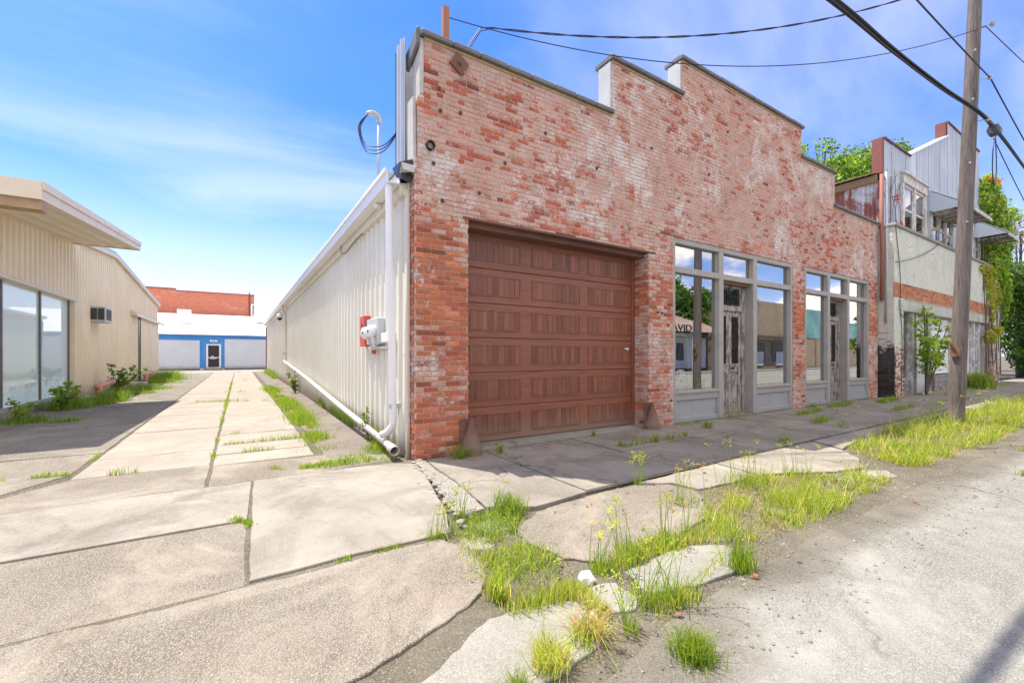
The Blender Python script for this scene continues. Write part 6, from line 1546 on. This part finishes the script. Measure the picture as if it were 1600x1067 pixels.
V, F, c = leaf_quads(P, .15, [(.30, .42, .04), (.24, .36, .03), (.36, .46, .05), (.09, .17, .025), (.15, .26, .03)], N, .6, .75); fast_mesh('foliage', V, F, c, M['leaf'], iv)
bl = [((29.0, 5.02, 5.25), (1.3, .14, .22), 3), ((29.4, 5.04, 4.5), (.22, .1, .8), 5), ((30.0, 5.04, 4.2), (.20, .1, 1.0), 5), ((30.9, 5.04, 4.3), (.25, .12, .7), 5), ((29.7, 5.02, 3.3), (.14, .1, .6), 5), ((30.2, 4.95, 2.5), (.5, .2, .3), 2.5), ((29.2, 4.98, 2.2), (.5, .2, .35), 2.5), ((28.6, 5.02, 4.7), (.12, .08, .5), 5)]
P, N = blob_points(bl, 2600); N[:, 1] -= .6
V, F, c = leaf_quads(P, .12, [(.30, .38, .05), (.36, .36, .06), (.24, .36, .04), (.42, .28, .08)], N, .8, .75); fast_mesh('autumn_trails', V, F, c, M['leaf'], iv)
P, N = blob_points([((30.9, 5.3, 9.75), (.9, .4, .3), 3), ((31.9, 5.3, 9.1), (.4, .4, .4), 3)], 700)
V, F, c = leaf_quads(P, .12, [(.55, .20, .05), (.45, .30, .06)], N); tag(fast_mesh('orange_flowers', V, F, c, M['leaf'], iv), kind='stuff')
m = MB()
for k in range(9):
    x0 = 28.6 + k * .38; m.tube(smooth_path([(x0, 5.06, .1 + rnd.random()*1.5), (x0 + rnd.uniform(-.3, .3), 5.04, 2.4), (x0 + rnd.uniform(-.4, .4), 5.04, 4.2), (x0 + .5, 5.2, 6.5)], 4), .02, 5)
m.build('vine_stems', M['bark'], iv)
v2 = thing('thin_vine', (18.6, 5.4, 5.6), 'thin bare vine with a few red leaves on the grey metal sheets', 'vine')
m = MB()
for k in range(7): m.tube(smooth_path([(18.05 + .22*k, 5.42, 5.62), (18.2 + .16*k + rnd.uniform(-.2, .2), 5.42, 6.3), (18.0 + .2*k + rnd.uniform(-.3, .3), 5.42, 6.9), (18.2 + .2*k, 5.42, 7.3 + rnd.random()*.5)], 5), .009, 4)
m.build('vine_stems', M['bark'], v2)
P, N = blob_points([((18.9, 5.39, 6.72), (.14, .05, .12), 40), ((19.3, 5.39, 5.86), (.22, .05, .13), 40)], 260); V, F, c = leaf_quads(P, .08, [(.6, .04, .06), (.5, .05, .1)], N); fast_mesh('red_leaves', V, F, c, M['leaf'], v2)
def stem_plant(name, x, y, z, stems, leaf, pal, nl, label, cat, h0=.3, group=None):
    t = thing(name, (x, y, z), label, cat, group); m = MB(); P = []
    for dx, dy, h in stems:
        pts = smooth_path([(x, y, z), (x + dx * .3, y + dy * .3, z + h * .4), (x + dx * .7, y + dy * .7, z + h * .75), (x + dx, y + dy, z + h)], 4)
        m.tube(pts, [.022 * (1 - .06 * i) * (h ** .5) for i in range(len(pts))], 6)
        for i in range(nl):
            q = rnd.uniform(h0, 1); b = pts[min(len(pts) - 1, int(q * (len(pts) - 1)))]; a = rnd.uniform(0, 6.28); L = rnd.uniform(.08, .36) * (1.15 - .5*q) * h * .5
            e = b + Vector((math.cos(a) * L, math.sin(a) * L, L * rnd.uniform(-.1, .7)))
            m.tube([b, e], [.006, .003], 4)
            for k in range(3): P.append(b.lerp(e, rnd.uniform(.5, 1.1)) + Vector((rnd.gauss(0, .03), rnd.gauss(0, .03), rnd.gauss(0, .02))))
    m.build('stems', M['bark'], t); P = np.array(P); N = np.zeros((len(P), 3)); N[:, 2] = 1; N[:, 1] = -.5
    V, F, c = leaf_quads(P, leaf, pal, N, .7, .6); fast_mesh('leaves', V, F, c, M['leaf'], t)
stem_plant('sapling', 19.75, 4.85, .05, [(-.75, -.2, 2.75), (-.25, .0, 2.95), (.55, -.25, 2.6), (1.5, -.2, 2.35), (-1.0, -.3, 1.9), (1.0, -.4, 1.9)], .19, [(.26, .38, .05), (.32, .42, .07), (.20, .31, .04)], 34, 'leafy sapling growing in front of the boarded shop opening', 'sapling')
stem_plant('leafy_weed', -3.75, 15.2, 0, [(.25, .2, .6), (-.2, .1, .55), (.05, -.25, .6), (-.1, .4, .5), (.35, -.1, .5), (.1, .1, .7)], .10, BRIGHT, 26, 'bushy green weed in front of the tall pale windows', 'weed', .1, 'bushy weeds along the beige building')
stem_plant('leafy_weed', -3.70, 20.6, 0, [(.5, .3, 1.0), (-.2, .2, 1.1), (.2, -.3, .8), (.6, -.1, .7), (.1, .5, .9), (.8, .5, .9)], .12, BRIGHT + MIDG, 26, 'bushy green weed under the air conditioner', 'weed', .1, 'bushy weeds along the beige building')
stem_plant('leafy_weed', -3.85, 12.9, 0, [(.2, .1, .4), (-.1, .2, .45), (.1, -.2, .35)], .08, BRIGHT, 18, 'small bushy weed at the left edge of the photo by the windows', 'weed', .1, 'bushy weeds along the beige building')
stem_plant('leafy_weed', 1.74, 17.5, 0, [(.0, .2, .8), (-.1, -.1, .6), (-.2, .3, .7)], .12, LAWN, 14, 'leafy green weed at the foot of the metal wall far down the alley', 'weed', .1)
stem_plant('leafy_weed', 1.80, 7.3, 0, [(.0, .1, .55), (-.1, -.1, .45)], .06, LAWN, 14, 'low leafy weed beside the drain pipe', 'weed', .1)
# ---- litter
bm = bmesh.new(); bmesh.ops.create_icosphere(bm, subdivisions=2, radius=.052)
for v in bm.verts: v.co *= 1 + .5 * mnoise.noise(v.co * 40); v.co.z *= .85
me = bpy.data.meshes.new('paper_ball'); bm.to_mesh(me); bm.free(); me.materials.append(M['paper'])
tag(link('paper_ball', me, None, (1.84, 2.04, .0)), 'crumpled white paper lying at the end of the rough apron slab', 'litter')
V, F, c = leaf_quads(np.array([(rnd.uniform(2.0, 12), rnd.uniform(.3, 1.5), -.022) for _ in range(26)] + [(rnd.uniform(1.5, 6), rnd.uniform(1.4, 3.4), .004) for _ in range(40)] + [(rnd.uniform(19, 29), rnd.uniform(4.5, 5.1), .06) for _ in range(160)]), .045, [(.22, .10, .05), (.16, .09, .05), (.30, .17, .08)], np.tile(np.array([[0, 0, 3.0]]), (226, 1)))
tag(fast_mesh('fallen_leaves', V, F, c, M['leaf_litter']), 'dry brown leaves scattered over the street edge and sidewalk', None, None, 'stuff')

bp = []
for poly, d in ((V1, 420), (V2, 160), (V3, 900), (V4, 900), (V5, 500)):
    p, f = patch_points(poly, d, 2.6, .0); p[:, 2] = nrg.uniform(-.015, .06, len(p)); bp.append(p)
p = np.concatenate(bp); n_ = np.tile(np.array([[0, 0, 1.5]]), (len(p), 1))
V, F, c = leaf_quads(p, .022, LAWN + LIME + [(.25, .12, .08)], n_, .1, .7); tag(fast_mesh('broadleaf_weeds', V, F, c, M['grass']), 'low broad leaved weeds mixed into the verge grass', None, None, 'stuff')
# dead twigs and gravel crumbs on the dirt and the street edge
gv = MB()
for k in range(900):
    x = rnd.uniform(.3, 9); y = rnd.uniform(.95, 1.75) if rnd.random() < .75 else rnd.uniform(1.0, 3.3); s = abs(rnd.gauss(.004, .004)) + .003; z = dirt_z(x, y) if y > 1.55 else -.012
    gv.cur = tuple([rnd.uniform(.5, 1.1)] * 3) + (.5,)
    a = rnd.uniform(0, 3); dx, dy = s * math.cos(a), s * math.sin(a)
    gv.add([(x - dx, y - dy, z), (x + dy, y - dx, z), (x + dx, y + dy, z), (x - dy, y + dx, z), (x, y, z + s * 1.1)], [(0, 1, 4), (1, 2, 4), (2, 3, 4), (3, 0, 4)])
tag(gv.build('gravel', M['rubble']), 'loose gravel crumbs along the street edge', None, None, 'stuff')
